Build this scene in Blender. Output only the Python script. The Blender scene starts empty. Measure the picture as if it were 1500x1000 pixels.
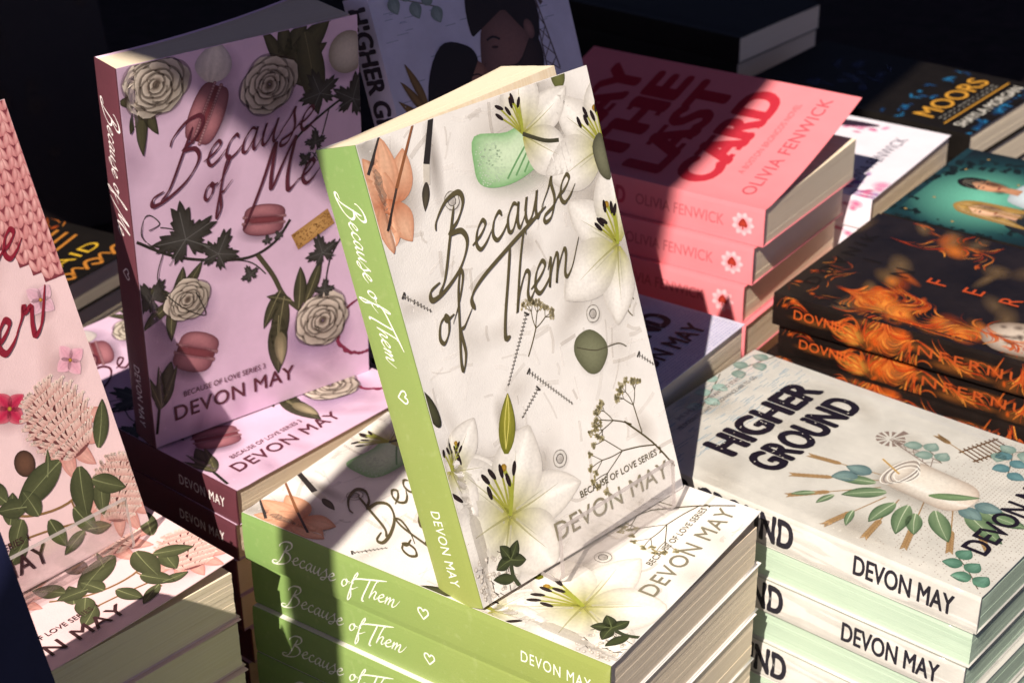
import bpy, bmesh, math, random
from mathutils import Vector, Matrix
random.seed(7)
SC = bpy.context.scene
COL = SC.collection
# ------------------------------------------------------------------ camera
CAM_POS = Vector((-0.46883, -0.28376, 0.43399)); YAW, PITCH, ROLL = 0.95593, 0.48056, -0.01309
cd = bpy.data.cameras.new('camera'); cam = bpy.data.objects.new('camera', cd); COL.objects.link(cam)
fwd = Vector((math.sin(YAW)*math.cos(PITCH), math.cos(YAW)*math.cos(PITCH), -math.sin(PITCH)))
rt = fwd.cross(Vector((0, 0, 1))).normalized(); up = rt.cross(fwd)
c_, s_ = math.cos(ROLL), math.sin(ROLL)
r2 = rt*c_ + up*s_; u2 = up*c_ - rt*s_
cam.matrix_world = Matrix(((r2.x, u2.x, -fwd.x, CAM_POS.x), (r2.y, u2.y, -fwd.y, CAM_POS.y), (r2.z, u2.z, -fwd.z, CAM_POS.z), (0, 0, 0, 1)))
cd.sensor_width = 36; cd.lens = 2472.26/1500*36; cd.clip_start = 0.01; cd.clip_end = 100
cd.dof.use_dof = True; cd.dof.focus_distance = 0.70; cd.dof.aperture_fstop = 20
SC.camera = cam
# ------------------------------------------------------------------ light
AZ, EL = math.radians(10), math.radians(43)
SUN_D = Vector((math.cos(EL)*math.cos(AZ), math.cos(EL)*math.sin(AZ), -math.sin(EL)))
w = bpy.data.worlds.new('World'); SC.world = w; w.use_nodes = True
nt = w.node_tree; bg = nt.nodes['Background']
sky = nt.nodes.new('ShaderNodeTexSky'); sky.sky_type = 'NISHITA'; sky.sun_disc = False
sky.altitude = 0; sky.dust_density = 0.35; sky.air_density = 0.36; sky.ozone_density = 0.4; sky.sun_elevation = EL; sky.sun_rotation = math.atan2(-SUN_D.x, -SUN_D.y)
wb = nt.nodes.new('ShaderNodeMix'); wb.data_type = 'RGBA'; wb.blend_type = 'MULTIPLY'; wb.inputs[0].default_value = 1.0; wb.inputs[7].default_value = (1.15, 0.90, 0.98, 1)   # warm white balance of the whole sky
nt.links.new(sky.outputs[0], wb.inputs[6]); nt.links.new(wb.outputs[2], bg.inputs[0]); bg.inputs[1].default_value = 0.05
sl = bpy.data.lights.new('sun', 'SUN'); sl.energy = 5.0; sl.angle = math.radians(0.5); sl.color = (1.0, 0.90, 0.77)
so = bpy.data.objects.new('sun', sl); COL.objects.link(so); so.rotation_euler = SUN_D.to_track_quat('-Z', 'Y').to_euler(); so.location = (-2, -1, 2)
vs = SC.view_settings; vs.view_transform = 'Standard'; vs.look = 'None'; vs.exposure = 0.54; vs.gamma = 1; vs.use_curve_mapping = False
try: SC.cycles.transparent_max_bounces = 32
except Exception: pass

TABLE_Z = -0.160
# ------------------------------------------------------------------ materials
def lin(c):
    if isinstance(c, str): c = tuple(int(c[i:i+2], 16) for i in (0, 2, 4))
    f = lambda v: (v/255/12.92) if v <= 10.3 else ((v/255+0.055)/1.055)**2.4
    return tuple(f(v) for v in c[:3])
def mix(a, b, t): return tuple(a[i]+(b[i]-a[i])*t for i in range(3))
MATS = {}
def mat(name, col, rough=0.5, nscale=60, namt=0.08, bump=0.0, bscale=900, spec=0.4, stretch=(1, 1, 1), col2=None, coat=0.0):
    if name in MATS: return MATS[name]
    m = bpy.data.materials.new(name); m.use_nodes = True; n = m.node_tree; p = n.nodes['Principled BSDF']
    col = lin(col) if not isinstance(col, tuple) or max(col) > 1 else col
    tc = n.nodes.new('ShaderNodeTexCoord'); mp = n.nodes.new('ShaderNodeMapping'); mp.inputs['Scale'].default_value = stretch
    n.links.new(tc.outputs['Object'], mp.inputs[0])
    nz = n.nodes.new('ShaderNodeTexNoise'); nz.inputs['Scale'].default_value = nscale; nz.inputs['Detail'].default_value = 5; nz.inputs['Roughness'].default_value = 0.65
    n.links.new(mp.outputs[0], nz.inputs[0])
    rp = n.nodes.new('ShaderNodeValToRGB'); rp.color_ramp.elements[0].position = 0.3; rp.color_ramp.elements[1].position = 0.7
    c2 = lin(col2) if col2 else None
    rp.color_ramp.elements[0].color = (*(c2 if c2 else tuple(v*(1-namt*2) for v in col)), 1); rp.color_ramp.elements[1].color = (*(col if c2 else tuple(min(1, v*(1+namt)) for v in col)), 1)
    n.links.new(nz.outputs['Fac'], rp.inputs[0]); n.links.new(rp.outputs[0], p.inputs['Base Color'])
    p.inputs['Roughness'].default_value = rough; p.inputs['Specular IOR Level'].default_value = spec
    if coat: p.inputs['Coat Weight'].default_value = coat; p.inputs['Coat Roughness'].default_value = 0.15
    if bump:
        n2 = n.nodes.new('ShaderNodeTexNoise'); n2.inputs['Scale'].default_value = bscale; n2.inputs['Detail'].default_value = 3
        n.links.new(mp.outputs[0], n2.inputs[0]); b = n.nodes.new('ShaderNodeBump'); b.inputs['Strength'].default_value = bump; b.inputs['Distance'].default_value = 0.0004
        n.links.new(n2.outputs['Fac'], b.inputs['Height']); n.links.new(b.outputs[0], p.inputs['Normal'])
    MATS[name] = m
    return m
def print_mat():
    m = bpy.data.materials.new('printed_ink'); m.use_nodes = True; n = m.node_tree; p = n.nodes['Principled BSDF']
    a = n.nodes.new('ShaderNodeAttribute'); a.attribute_name = 'Col'
    tc = n.nodes.new('ShaderNodeTexCoord'); nz = n.nodes.new('ShaderNodeTexNoise'); nz.inputs['Scale'].default_value = 700; nz.inputs['Detail'].default_value = 4
    n.links.new(tc.outputs['Object'], nz.inputs[0])
    hs = n.nodes.new('ShaderNodeMix'); hs.data_type = 'RGBA'; hs.blend_type = 'MULTIPLY'; hs.inputs[0].default_value = 0.22
    rp = n.nodes.new('ShaderNodeValToRGB'); rp.color_ramp.elements[0].position = 0.35; rp.color_ramp.elements[0].color = (.55, .55, .55, 1); rp.color_ramp.elements[1].position = 0.62
    n.links.new(nz.outputs['Fac'], rp.inputs[0]); n.links.new(a.outputs['Color'], hs.inputs[6]); n.links.new(rp.outputs[0], hs.inputs[7])
    n.links.new(hs.outputs[2], p.inputs['Base Color']); p.inputs['Roughness'].default_value = 0.5; p.inputs['Specular IOR Level'].default_value = 0.35
    t = n.nodes.new('ShaderNodeBsdfTransparent'); mx = n.nodes.new('ShaderNodeMixShader'); o = n.nodes['Material Output']
    n.links.new(a.outputs['Alpha'], mx.inputs[0]); n.links.new(t.outputs[0], mx.inputs[1]); n.links.new(p.outputs[0], mx.inputs[2]); n.links.new(mx.outputs[0], o.inputs[0])
    return m
PRINT = print_mat()
def page_mat(name, col, col2):
    m = mat(name, col, rough=0.85, nscale=1.0, namt=0.1, col2=col2, stretch=(14, 14, 4200), spec=0.15)
    n = m.node_tree; p = n.nodes['Principled BSDF']; nz = [x for x in n.nodes if x.type == 'TEX_NOISE'][0]
    b = n.nodes.new('ShaderNodeBump'); b.inputs['Strength'].default_value = 0.5; b.inputs['Distance'].default_value = 0.0003
    n.links.new(nz.outputs['Fac'], b.inputs['Height']); n.links.new(b.outputs[0], p.inputs['Normal'])
    return m
PAGES = page_mat('cream_paper_edges', 'f7ead6', 'e8d4b4')
MINT = page_mat('mint_sprayed_edges', 'cfdfcd', 'b2cab5')
def film_mat():
    m = bpy.data.materials.new('shrink_film'); m.use_nodes = True; n = m.node_tree; n.nodes.remove(n.nodes['Principled BSDF']); o = n.nodes['Material Output']
    t = n.nodes.new('ShaderNodeBsdfTransparent'); t.inputs[0].default_value = (.97, .98, .97, 1)
    g = n.nodes.new('ShaderNodeBsdfGlossy'); g.inputs['Roughness'].default_value = 0.18
    f = n.nodes.new('ShaderNodeFresnel'); f.inputs[0].default_value = 1.45
    tc = n.nodes.new('ShaderNodeTexCoord'); mp = n.nodes.new('ShaderNodeMapping'); mp.inputs['Scale'].default_value = (1, .35, 1.6); n.links.new(tc.outputs['Object'], mp.inputs[0])
    nz = n.nodes.new('ShaderNodeTexNoise'); nz.inputs['Scale'].default_value = 90; nz.inputs['Detail'].default_value = 4; nz.inputs['Distortion'].default_value = 1.5; n.links.new(mp.outputs[0], nz.inputs[0])
    b = n.nodes.new('ShaderNodeBump'); b.inputs['Strength'].default_value = 0.4; b.inputs['Distance'].default_value = 0.0015; n.links.new(nz.outputs['Fac'], b.inputs['Height'])
    for x in (g, f): n.links.new(b.outputs[0], x.inputs['Normal'])
    mx = n.nodes.new('ShaderNodeMixShader'); mn_ = n.nodes.new('ShaderNodeMath'); mn_.operation = 'MINIMUM'; mn_.inputs[1].default_value = 0.15; n.links.new(f.outputs[0], mn_.inputs[0]); n.links.new(mn_.outputs[0], mx.inputs[0]); n.links.new(t.outputs[0], mx.inputs[1]); n.links.new(g.outputs[0], mx.inputs[2]); n.links.new(mx.outputs[0], o.inputs[0])
    return m
FILM = film_mat()
def acrylic_mat(name, tint, gl, base):
    m = bpy.data.materials.new(name); m.use_nodes = True; n = m.node_tree; n.nodes.remove(n.nodes['Principled BSDF']); o = n.nodes['Material Output']
    t = n.nodes.new('ShaderNodeBsdfTransparent'); t.inputs[0].default_value = (*tint, 1)
    g = n.nodes.new('ShaderNodeBsdfGlossy'); g.inputs['Roughness'].default_value = 0.06
    f = n.nodes.new('ShaderNodeFresnel'); f.inputs[0].default_value = 1.49
    ad = n.nodes.new('ShaderNodeMath'); ad.operation = 'ADD'; ad.inputs[1].default_value = gl; mn_ = n.nodes.new('ShaderNodeMath'); mn_.operation = 'MINIMUM'; mn_.inputs[1].default_value = 0.06; n.links.new(f.outputs[0], mn_.inputs[0]); n.links.new(mn_.outputs[0], ad.inputs[0])
    mx = n.nodes.new('ShaderNodeMixShader'); n.links.new(ad.outputs[0], mx.inputs[0]); n.links.new(t.outputs[0], mx.inputs[1]); n.links.new(g.outputs[0], mx.inputs[2])
    last = mx
    if base:
        d = n.nodes.new('ShaderNodeBsdfDiffuse'); d.inputs[0].default_value = (*base, 1); m2 = n.nodes.new('ShaderNodeMixShader'); m2.inputs[0].default_value = 0.55
        n.links.new(mx.outputs[0], m2.inputs[1]); n.links.new(d.outputs[0], m2.inputs[2]); last = m2
    n.links.new(last.outputs[0], o.inputs[0])
    return m
ACRYL = acrylic_mat('clear_acrylic', (.93, .92, .92), 0.02, None)
ACRYL_EDGE = acrylic_mat('acrylic_cut_edge', (.75, .72, .72), 0.08, (.42, .38, .38))

# ------------------------------------------------------------------ object helpers
def mesh_obj(name, verts, faces, m, parent=None, smooth=False, cols=None):
    me = bpy.data.meshes.new(name); me.from_pydata(verts, [], faces); me.update()
    if smooth:
        for p in me.polygons: p.use_smooth = True
    if cols is not None:
        at = me.color_attributes.new('Col', 'FLOAT_COLOR', 'POINT')
        at.data.foreach_set('color', [x for c in cols for x in c])
    if m: me.materials.append(m)
    o = bpy.data.objects.new(name, me); COL.objects.link(o)
    if parent: o.parent = parent
    return o
def thing(name, label, cat, M=None, group=None):
    o = bpy.data.objects.new(name, None); COL.objects.link(o); o.empty_display_size = 0.02
    if M: o.matrix_world = M
    o['label'] = label; o['category'] = cat
    if group: o['group'] = group
    return o
def boxv(x0, x1, y0, y1, z0, z1):
    v = [(x0, y0, z0), (x1, y0, z0), (x1, y1, z0), (x0, y1, z0), (x0, y0, z1), (x1, y0, z1), (x1, y1, z1), (x0, y1, z1)]
    f = [(0, 3, 2, 1), (4, 5, 6, 7), (0, 1, 5, 4), (1, 2, 6, 5), (2, 3, 7, 6), (3, 0, 4, 7)]
    return v, f

# ------------------------------------------------------------------ 2D print painter (units: mm on the cover)
def cat(pts, n=8, closed=False):
    out = []; N = len(pts)
    if N < 3: return list(pts)
    rng = range(N if closed else N-1)
    for i in rng:
        if closed: p0, p1, p2, p3 = pts[(i-1) % N], pts[i], pts[(i+1) % N], pts[(i+2) % N]
        else: p0, p1, p2, p3 = pts[max(i-1, 0)], pts[i], pts[i+1], pts[min(i+2, N-1)]
        for k in range(n):
            t = k/n; t2 = t*t; t3 = t2*t
            out.append(tuple(0.5*((2*p1[j])+(-p0[j]+p2[j])*t+(2*p0[j]-5*p1[j]+4*p2[j]-p3[j])*t2+(-p0[j]+3*p1[j]-3*p2[j]+p3[j])*t3) for j in (0, 1)))
    if not closed: out.append(tuple(pts[-1]))
    return out
class Art:
    def __init__(s): s.v = []; s.c = []; s.f = []; s.tf = [(0, 0, 0, 1)]
    def P(s, x, y):
        for ox, oy, r, k in reversed(s.tf):
            c, n = math.cos(r), math.sin(r); x, y = ox+k*(x*c-y*n), oy+k*(x*n+y*c)
        return x, y
    def at(s, x, y, r=0, k=1): s.tf.append((x, y, math.radians(r), k)); return s
    def pop(s): s.tf.pop()
    def add(s, x, y, col, lay, a=1.0):
        px, py = s.P(x, y); s.v.append((px, py, lay)); s.c.append((*col, a)); return len(s.v)-1
    def grid(s, fn, n, m):
        ids = [[s.add(*fn(i/n, j/m)) for j in range(m+1)] for i in range(n+1)]
        for i in range(n):
            for j in range(m): s.f.append((ids[i][j], ids[i+1][j], ids[i+1][j+1], ids[i][j+1]))
    def stroke(s, pts, w, col, lay=1, sm=6, a=1.0, col2=None, nib=None):
        p = cat(pts, sm) if sm else list(pts); L = len(p); prev = None
        for i in range(L):
            x, y = p[i]; q0 = p[max(i-1, 0)]; q1 = p[min(i+1, L-1)]; dx, dy = q1[0]-q0[0], q1[1]-q0[1]; l = math.hypot(dx, dy) or 1e-9
            t = i/(L-1); ww = (w(t) if callable(w) else w)/2
            if nib is not None: ww *= 0.30+0.70*abs(math.sin(math.atan2(dy, dx)-nib)); ww *= min(1, .35+6*t, .35+6*(1-t))
            nx, ny = -dy/l*ww, dx/l*ww; cc = mix(col, col2, t) if col2 else col
            a1 = s.add(x+nx, y+ny, cc, lay, a); a2 = s.add(x-nx, y-ny, cc, lay, a)
            if prev: s.f.append((prev[0], prev[1], a2, a1))
            prev = (a1, a2)
    def blob(s, pts, cc, ce, lay=1, rings=3, ac=1.0, ae=1.0, cen=None):
        n = len(pts); cx, cy = cen or (sum(p[0] for p in pts)/n, sum(p[1] for p in pts)/n)
        c0 = s.add(cx, cy, cc, lay, ac); prev = None
        for r in range(1, rings+1):
            t = r/rings; ring = [s.add(cx+(p[0]-cx)*t, cy+(p[1]-cy)*t, mix(cc, ce, t*t), lay, ac+(ae-ac)*t) for p in pts]
            for i in range(n):
                j = (i+1) % n
                if prev: s.f.append((prev[i], ring[i], ring[j], prev[j]))
                else: s.f.append((c0, ring[i], ring[j]))
            prev = ring
    def ell(s, x, y, rx, ry, rot, cc, ce, lay=1, ac=1.0, ae=1.0, n=20, rings=3, wob=0.0):
        r = math.radians(rot); pts = []
        for i in range(n):
            t = 2*math.pi*i/n; k = 1+random.uniform(-wob, wob); a, b = rx*math.cos(t)*k, ry*math.sin(t)*k
            pts.append((x+a*math.cos(r)-b*math.sin(r), y+a*math.sin(r)+b*math.cos(r)))
        s.blob(pts, cc, ce, lay, rings, ac, ae)
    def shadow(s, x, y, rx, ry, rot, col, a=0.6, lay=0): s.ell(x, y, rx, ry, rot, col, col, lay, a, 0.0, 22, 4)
    def petal(s, x, y, ang, L, W, base, midc, edge, lay=2, bend=0.0, prof=0.8, n=10, m=9, ae=1.0, vein=None):
        ang = math.radians(ang)
        def fn(t, u):
            u = u*2-1; wd = W/2*math.sin(math.pi*min(1, max(0.0, t*0.96+0.03))**prof)**0.85
            a = ang+bend*t; cx, cy = x+L*t*math.cos(ang+bend*t/2), y+L*t*math.sin(ang+bend*t/2)
            px, py = cx-u*wd*math.sin(a), cy+u*wd*math.cos(a)
            c = mix(base, midc, min(1, t*1.8)); c = mix(c, edge, (abs(u)**1.6)*0.85*min(1, t*2.5)+max(0, t-.75)*1.2 if t < 1 else 1.0)
            c = tuple(v*(1+.07*math.sin(u*17+x)+.05*math.sin(u*41+t*3)) for v in c)
            if vein and abs(u) < 0.2: c = mix(c, vein, .7*(1-t))
            return px, py, c, lay, (1.0 if abs(u) < .9 and t < .95 else ae)
        s.grid(fn, n, m)
    def leaf(s, x, y, ang, L, W, c1, c2, lay=2, bend=0.2, rib=None):
        s.petal(x, y, ang, L, W, c1, c1, c2, lay, bend, 0.85)
        if rib:
            a = math.radians(ang); s.stroke([(x+L*t*math.cos(a+bend*t/2), y+L*t*math.sin(a+bend*t/2)) for t in (0, .3, .6, .95)], lambda t: .5*(1-t)+.1, rib, lay+.5, 2)
    def rose(s, x, y, r, light, midc, dark, lay=4, tilt=0, sq=0.9):
        s.at(x, y, tilt, 1); k = lay
        for R, Ri, n, off in ((1.0, .35, 5, .2), (.86, .28, 5, .9), (.68, .2, 5, .1), (.52, .14, 4, .7), (.38, .08, 4, .2), (.25, .03, 3, 1.1)):
            for i in range(n):
                th0 = off+2*math.pi*i/n+random.uniform(-.15, .15); hw = math.pi/n*1.35; Rr = r*R*random.uniform(.92, 1.06); ox, oy = random.uniform(-.05, .05)*r, random.uniform(-.05, .05)*r
                def fn(t, u, th0=th0, hw=hw, Rr=Rr, ox=ox, oy=oy):
                    uu = u*2-1; th = th0+hw*uu; ro = Rr*(1-.20*uu*uu+.03*math.sin(9*th)); rr = r*Ri+(ro-r*Ri)*t
                    c = mix(mix(dark, (0, 0, 0), .35), midc, min(1, max(0, t-.12)*1.9)); c = mix(c, light, max(0, (t-.5)*2.0)); c = mix(c, dark, .6*abs(uu)**4); sh = .82+.28*math.cos(th-2.3)*rr/r+.06*math.sin(th*23+R*40); c = tuple(min(1, v*sh) for v in c)
                    return ox+rr*math.cos(th), oy+rr*math.sin(th)*sq, c, k
                s.stroke([(ox+(Rr*(1-.20*q*q)+r*.02)*math.cos(th0+hw*q), oy+(Rr*(1-.20*q*q)+r*.02)*math.sin(th0+hw*q)*sq) for q in (-.95, -.6, -.2, .2, .6, .95)], lambda t: r*.10, mix(dark, (0, 0, 0), .2), k-.1, 3, .4)
                s.grid(fn, 6, 8); k += .25
        s.stroke([(r*.12*math.cos(a)*(1-a/14), r*.12*math.sin(a)*(1-a/14)) for a in [i*.7 for i in range(14)]], r*.035, dark, k+.2, 2)
        s.pop()
    def macaron(s, x, y, rx, ry, rot, c1, c2, fill, lay=3):
        s.at(x, y, rot, 1); s.shadow(-rx*.1, -ry*.75, rx*1.25, ry*.8, 0, lin((60, 40, 55)), .6, lay-1)
        def dome(sg):
            pts = [(-rx, sg*ry*.16)]+[(rx*math.cos(math.pi-math.pi*i/14), sg*(ry*.16+ry*.84*math.sin(math.pi*i/14)**.5)) for i in range(1, 14)]+[(rx, sg*ry*.16)]
            s.blob(pts, c1, c2, lay, 4, cen=(-.2*rx, sg*ry*.55+ry*.12))
        dome(1); dome(-1)
        s.blob([(-rx*.95, -ry*.2), (rx*.95, -ry*.2), (rx*.95, ry*.2), (-rx*.95, ry*.2)], fill, mix(fill, (0, 0, 0), .4), lay+.3, 2)
        for sg in (1, -1):
            for i in range(22):
                t = -1+2*i/21; s.ell(t*rx, sg*ry*.2, rx*.065, ry*.11, random.uniform(0, 90), mix(c1, (1, 1, 1), .12), c2, lay+.5, n=7, rings=1)
        s.pop()
    def grape(s, x, y, r, rot, col, lay=3, vein=None):
        s.at(x, y, rot, 1); pts = []
        for i in range(90):
            th = -math.pi/2+2*math.pi*i/90; a = (th+math.pi/2)
            lob = max(.5, *(1.0*sc*max(0, math.cos((a-c)*1.0))**4 for c, sc in ((math.pi, 1.0), (math.pi*.56, .88), (math.pi*1.44, .88), (math.pi*.22, .66), (math.pi*1.78, .66)))) if min(a, 2*math.pi-a) > .18 else .15
            k = lob*(1+.13*(abs((i*1.0) % 4-2)-1)); pts.append((r*k*math.cos(th), r*k*math.sin(th)))
        s.blob(pts, mix(col, (1, 1, 1), .03), col, lay, 3, cen=(0, 0))
        for a in (90, 168, 12, 220, -40): s.stroke([(0, 0), (r*.8*math.cos(math.radians(a)), r*.8*math.sin(math.radians(a)))], r*.02, vein or mix(col, (1, 1, 1), .12), lay+.3, 0)
        s.pop()
    def ring(s, x, y, r, w, col, lay=2, wob=.05, a0=0, a1=360, a=1.0, sq=1.0):
        s.stroke([(x+r*(1+random.uniform(-wob, wob))*math.cos(math.radians(t)), y+sq*r*(1+random.uniform(-wob, wob))*math.sin(math.radians(t))) for t in [a0+(a1-a0)*i/16 for i in range(17)]], lambda t: w*random.uniform(.6, 1.3), col, lay, 3, a)
    def sprig(s, x, y, ang, L, col, dot, depth=3, lay=2, w=.6):
        if depth == 0:
            for _ in range(4): s.ell(x+random.uniform(-1.3, 1.3), y+random.uniform(-1.3, 1.3), .75, .6, random.uniform(0, 180), mix(dot, (1, 1, .95), random.uniform(0, .5)), mix(dot, (.1, .08, .03), .5), lay+.5, n=7, rings=1)
            return
        a = math.radians(ang); ex, ey = x+L*math.cos(a), y+L*math.sin(a)
        s.stroke([(x, y), ((x+ex)/2+random.uniform(-.5, .5), (y+ey)/2+random.uniform(-.5, .5)), (ex, ey)], w, col, lay, 3)
        for d in (-32, 8, 38)[:3 if depth < 3 else 3]: s.sprig(ex, ey, ang+d+random.uniform(-9, 9), L*random.uniform(.5, .68), col, dot, depth-1, lay, w*.75)
    def lily(s, x, y, r, rot, n=6, lay=3, anth=True, skip=(), sq=.85):
        wh, gr, ye, gy = lin('f4f0ea'), lin('cfcbb0'), lin('a3a04a'), lin('b5aea6')
        s.at(x, y, rot, 1)
        for i in sorted(range(n), key=lambda i: i % 2):
            if i in skip: continue
            a = 360/n*i; L = r*random.uniform(.9, 1.1)
            s.petal(r*.03*math.cos(math.radians(a)), r*.03*math.sin(math.radians(a)), a, L, r*(.74 if i % 2 else .56), ye, wh, mix(gy, wh, .25), lay+(i % 2)*.6, random.uniform(-.25, .25), .95, 11, 8, 1, None)
            s.stroke([(0, 0), (L*.33*math.cos(math.radians(a)), L*.33*math.sin(math.radians(a))), (L*.72*math.cos(math.radians(a)+.04), L*.72*math.sin(math.radians(a)+.04))], lambda t: r*.035*(1-t)+.08, ye, lay+1.4, 4, .5, gr)
            s.stroke([(L*.1*math.cos(math.radians(a+14)), L*.1*math.sin(math.radians(a+14))), (L*.5*math.cos(math.radians(a+7)), L*.5*math.sin(math.radians(a+7)))], lambda t: r*.03*(1-t)+.05, gr, lay+1.4, 3, .6)
        if anth:
            for i in range(6):
                a = math.radians(62+i*11+random.uniform(-4, 4)); L = r*random.uniform(.36, .56); ex, ey = L*math.cos(a), L*math.sin(a)
                s.stroke([(0, 0), (ex*.5+.4, ey*.5), (ex, ey)], r*.028, lin('9a9a3e'), lay+1.8, 4)
                s.ell(ex, ey, r*.085, r*.03, math.degrees(a)+random.uniform(-25, 25), lin('2b1d1a'), lin('1a1012'), lay+2.2, n=10, rings=1)
            s.stroke([(0, 0), (r*.12, r*.25), (r*.1, r*.5)], r*.05, lin('9aa03a'), lay+2, 4); s.ell(r*.1, r*.52, r*.045, r*.045, 0, lin('b58f30'), lin('8a6a22'), lay+2.1, n=8, rings=1)
        s.pop()
    def screw(s, x0, y0, x1, y1, w=2.2, lay=2):
        c = lin('3c3834'); L = math.hypot(x1-x0, y1-y0); n = max(4, int(L/1.7)); dx, dy = (x1-x0)/L, (y1-y0)/L
        s.stroke([(x0, y0), (x1, y1)], .45, lin('8d8780'), lay, 0)
        for i in range(n):
            t = L*(i+.5)/n; cx, cy = x0+dx*t, y0+dy*t; ww = w*(1-.5*i/n); s.stroke([(cx-dy*ww/2-dx*.4, cy+dx*ww/2-dy*.4), (cx+dy*ww/2+dx*.4, cy-dx*ww/2+dy*.4)], .45, c, lay+.2, 0)
        s.stroke([(x0-dy*w*.7, y0+dx*w*.7), (x0+dy*w*.7, y0-dx*w*.7)], .9, c, lay+.3, 0)
    def text(s, t, x, y, cap, col, lay=3, bold=0.0, xs=1.0, track=0.0, width=None, rot=0, align='l', a=1.0):
        vs, fs, x0, x1 = text_mesh(t, 0.0, track); k = cap/TXT_CAP; kx = k*xs
        if width: kx = width/(x1-x0)
        off = -x0*kx if align == 'l' else -(x0+x1)/2*kx
        s.at(x, y, rot, 1)
        for j, (ox, oy) in enumerate([(0, 0)]+([(math.cos(q*.7854), math.sin(q*.7854)) for q in range(8)] if bold else [])):
            b = len(s.v)
            for p in vs: s.add(off+(p[0]+ox*bold*.8)*kx, (p[1]+oy*bold*.5)*k, col, lay+j*.05, a)
            s.f += [tuple(b+i for i in f) for f in fs]
        s.pop()
    def script(s, word, x, y, xh, col, w, rot=0, slant=0.36, lay=4, gap=1.0):
        s.at(x, y, rot, xh); X = 0
        for ch in word:
            strokes, adv = SCRIPT[ch]
            for st in strokes: s.stroke([(X+p[0]+slant*p[1], p[1]) for p in st], w/xh*(1.25 if ch.isupper() else 1), col, lay, 7, nib=0.75); lay += .04
            X += adv*gap
        s.pop()
SCRIPT = {
 'B': ([[(.75, 2.1), (.5, 1.0), (.2, -.3), (-.15, -.75)], [(-.25, 1.55), (-.2, 1.9), (.3, 2.4), (1.0, 2.5), (1.25, 2.05), (.95, 1.5), (.5, 1.2), (1.15, 1.05), (1.45, .5), (1.05, -.25), (.2, -.75), (-.5, -.85), (-.6, -.5), (-.1, -.35)]], 1.85),
 'e': ([[(-.15, .3), (.3, .5), (.58, .8), (.42, 1.02), (.14, .75), (.08, .28), (.32, 0), (.65, .15), (.95, .5)]], .92),
 'c': ([[(.58, .8), (.42, 1.0), (.14, .75), (.08, .28), (.32, 0), (.65, .15), (.95, .5)]], .88),
 'a': ([[(.62, .85), (.35, 1.0), (.05, .6), (.08, .1), (.32, .05), (.58, .55), (.66, .98), (.6, .3), (.74, 0), (1.08, .45)]], 1.02),
 'u': ([[(-.05, .5), (.08, .98), (.02, .35), (.15, .02), (.4, .2), (.62, .75), (.68, 1.0), (.62, .3), (.76, 0), (1.08, .4)]], 1.02),
 's': ([[(-.1, .3), (.3, .85), (.48, 1.25), (.5, .95), (.68, .35), (.5, -.25), (.15, -.35), (.1, -.1), (.6, .1), (1.0, .5)]], .95),
 'o': ([[(.45, 1.0), (.12, .8), (.05, .28), (.3, 0), (.58, .3), (.6, .8), (.42, 1.0), (.5, .78), (.95, .85)]], .95),
 'f': ([[(-.1, .5), (.35, 1.2), (.62, 2.0), (.5, 2.3), (.32, 1.6), (.28, .2), (.25, -1.1), (.38, -1.5), (.55, -.9), (.35, .0), (.6, .15), (1.1, .65)]], 1.0),
 'T': ([[(-1.35, .75), (-1.5, 1.2), (-1.0, 1.6), (.2, 2.05), (2.3, 2.75)], [(.45, 2.2), (.35, 1.2), (.2, .0), (.2, -.75), (.45, -.8)]], .95),
 'h': ([[(.45, 2.2), (.35, 2.4), (.15, 1.4), (.0, -.15), (.1, .35), (.4, .95), (.62, .85), (.55, .25), (.7, 0), (1.05, .4)]], 1.0),
 'm': ([[(-.05, .6), (.1, .98), (.05, 0), (.12, .45), (.38, .98), (.48, .75), (.42, 0), (.5, .45), (.8, .98), (.92, .75), (.88, .2), (1.02, 0), (1.3, .3), (1.6, 1.1)]], 1.6),
 'M': ([[(-.5, -1.1), (-.3, -.7), (.2, .8), (.55, 2.2), (.65, 2.2), (.62, 1.0), (.75, .35), (1.1, 1.2), (1.6, 2.25), (1.65, 2.2), (1.5, .9), (1.6, .1), (1.8, .05), (2.15, .35)]], 2.15),
 'H': ([[(.1, 2.3), (.05, 1.2), (-.1, 0)], [(1.1, 2.4), (.95, 1.2), (.9, 0), (1.2, .2)], [(-.3, 1.0), (.5, 1.15), (1.2, 1.4)]], 1.35),
 'r': ([[(-.1, .4), (.2, .8), (.3, 1.15), (.36, .92), (.62, .95), (.6, .4), (.68, .02), (1.0, .3), (1.3, 1.4)]], 1.0),
 ' ': ([], .8)}
TXT = {}
def text_mesh(t, bold=0.0, track=0.0):
    key = (t, bold, track)
    if key in TXT: return TXT[key]
    cu = bpy.data.curves.new('txt', 'FONT'); cu.body = t; cu.size = 1; cu.offset = bold; cu.resolution_u = 4; cu.fill_mode = 'FRONT'; cu.space_character = 1+track
    o = bpy.data.objects.new('txt', cu); COL.objects.link(o); dg = bpy.context.evaluated_depsgraph_get(); dg.update()
    ev = o.evaluated_get(dg); me = ev.to_mesh(); vs = [tuple(v.co[:2]) for v in me.vertices]; fs = [tuple(p.vertices) for p in me.polygons]; ev.to_mesh_clear()
    bpy.data.objects.remove(o); bpy.data.curves.remove(cu)
    TXT[key] = (vs, fs, min(p[0] for p in vs), max(p[0] for p in vs)); return TXT[key]
TXT_CAP = max(p[1] for p in text_mesh('H')[0])
def heart(A, x, y, r, col, w, rot=0, lay=2):
    A.at(x, y, rot, r); A.stroke([(0, -1), (.55, -.35), (.95, .25), (.75, .8), (.3, .85), (0, .45), (-.35, .85), (-.85, .7), (-.9, .15), (-.5, -.4), (.05, -1.02)], w/r, col, lay, 4); A.pop()

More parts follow.
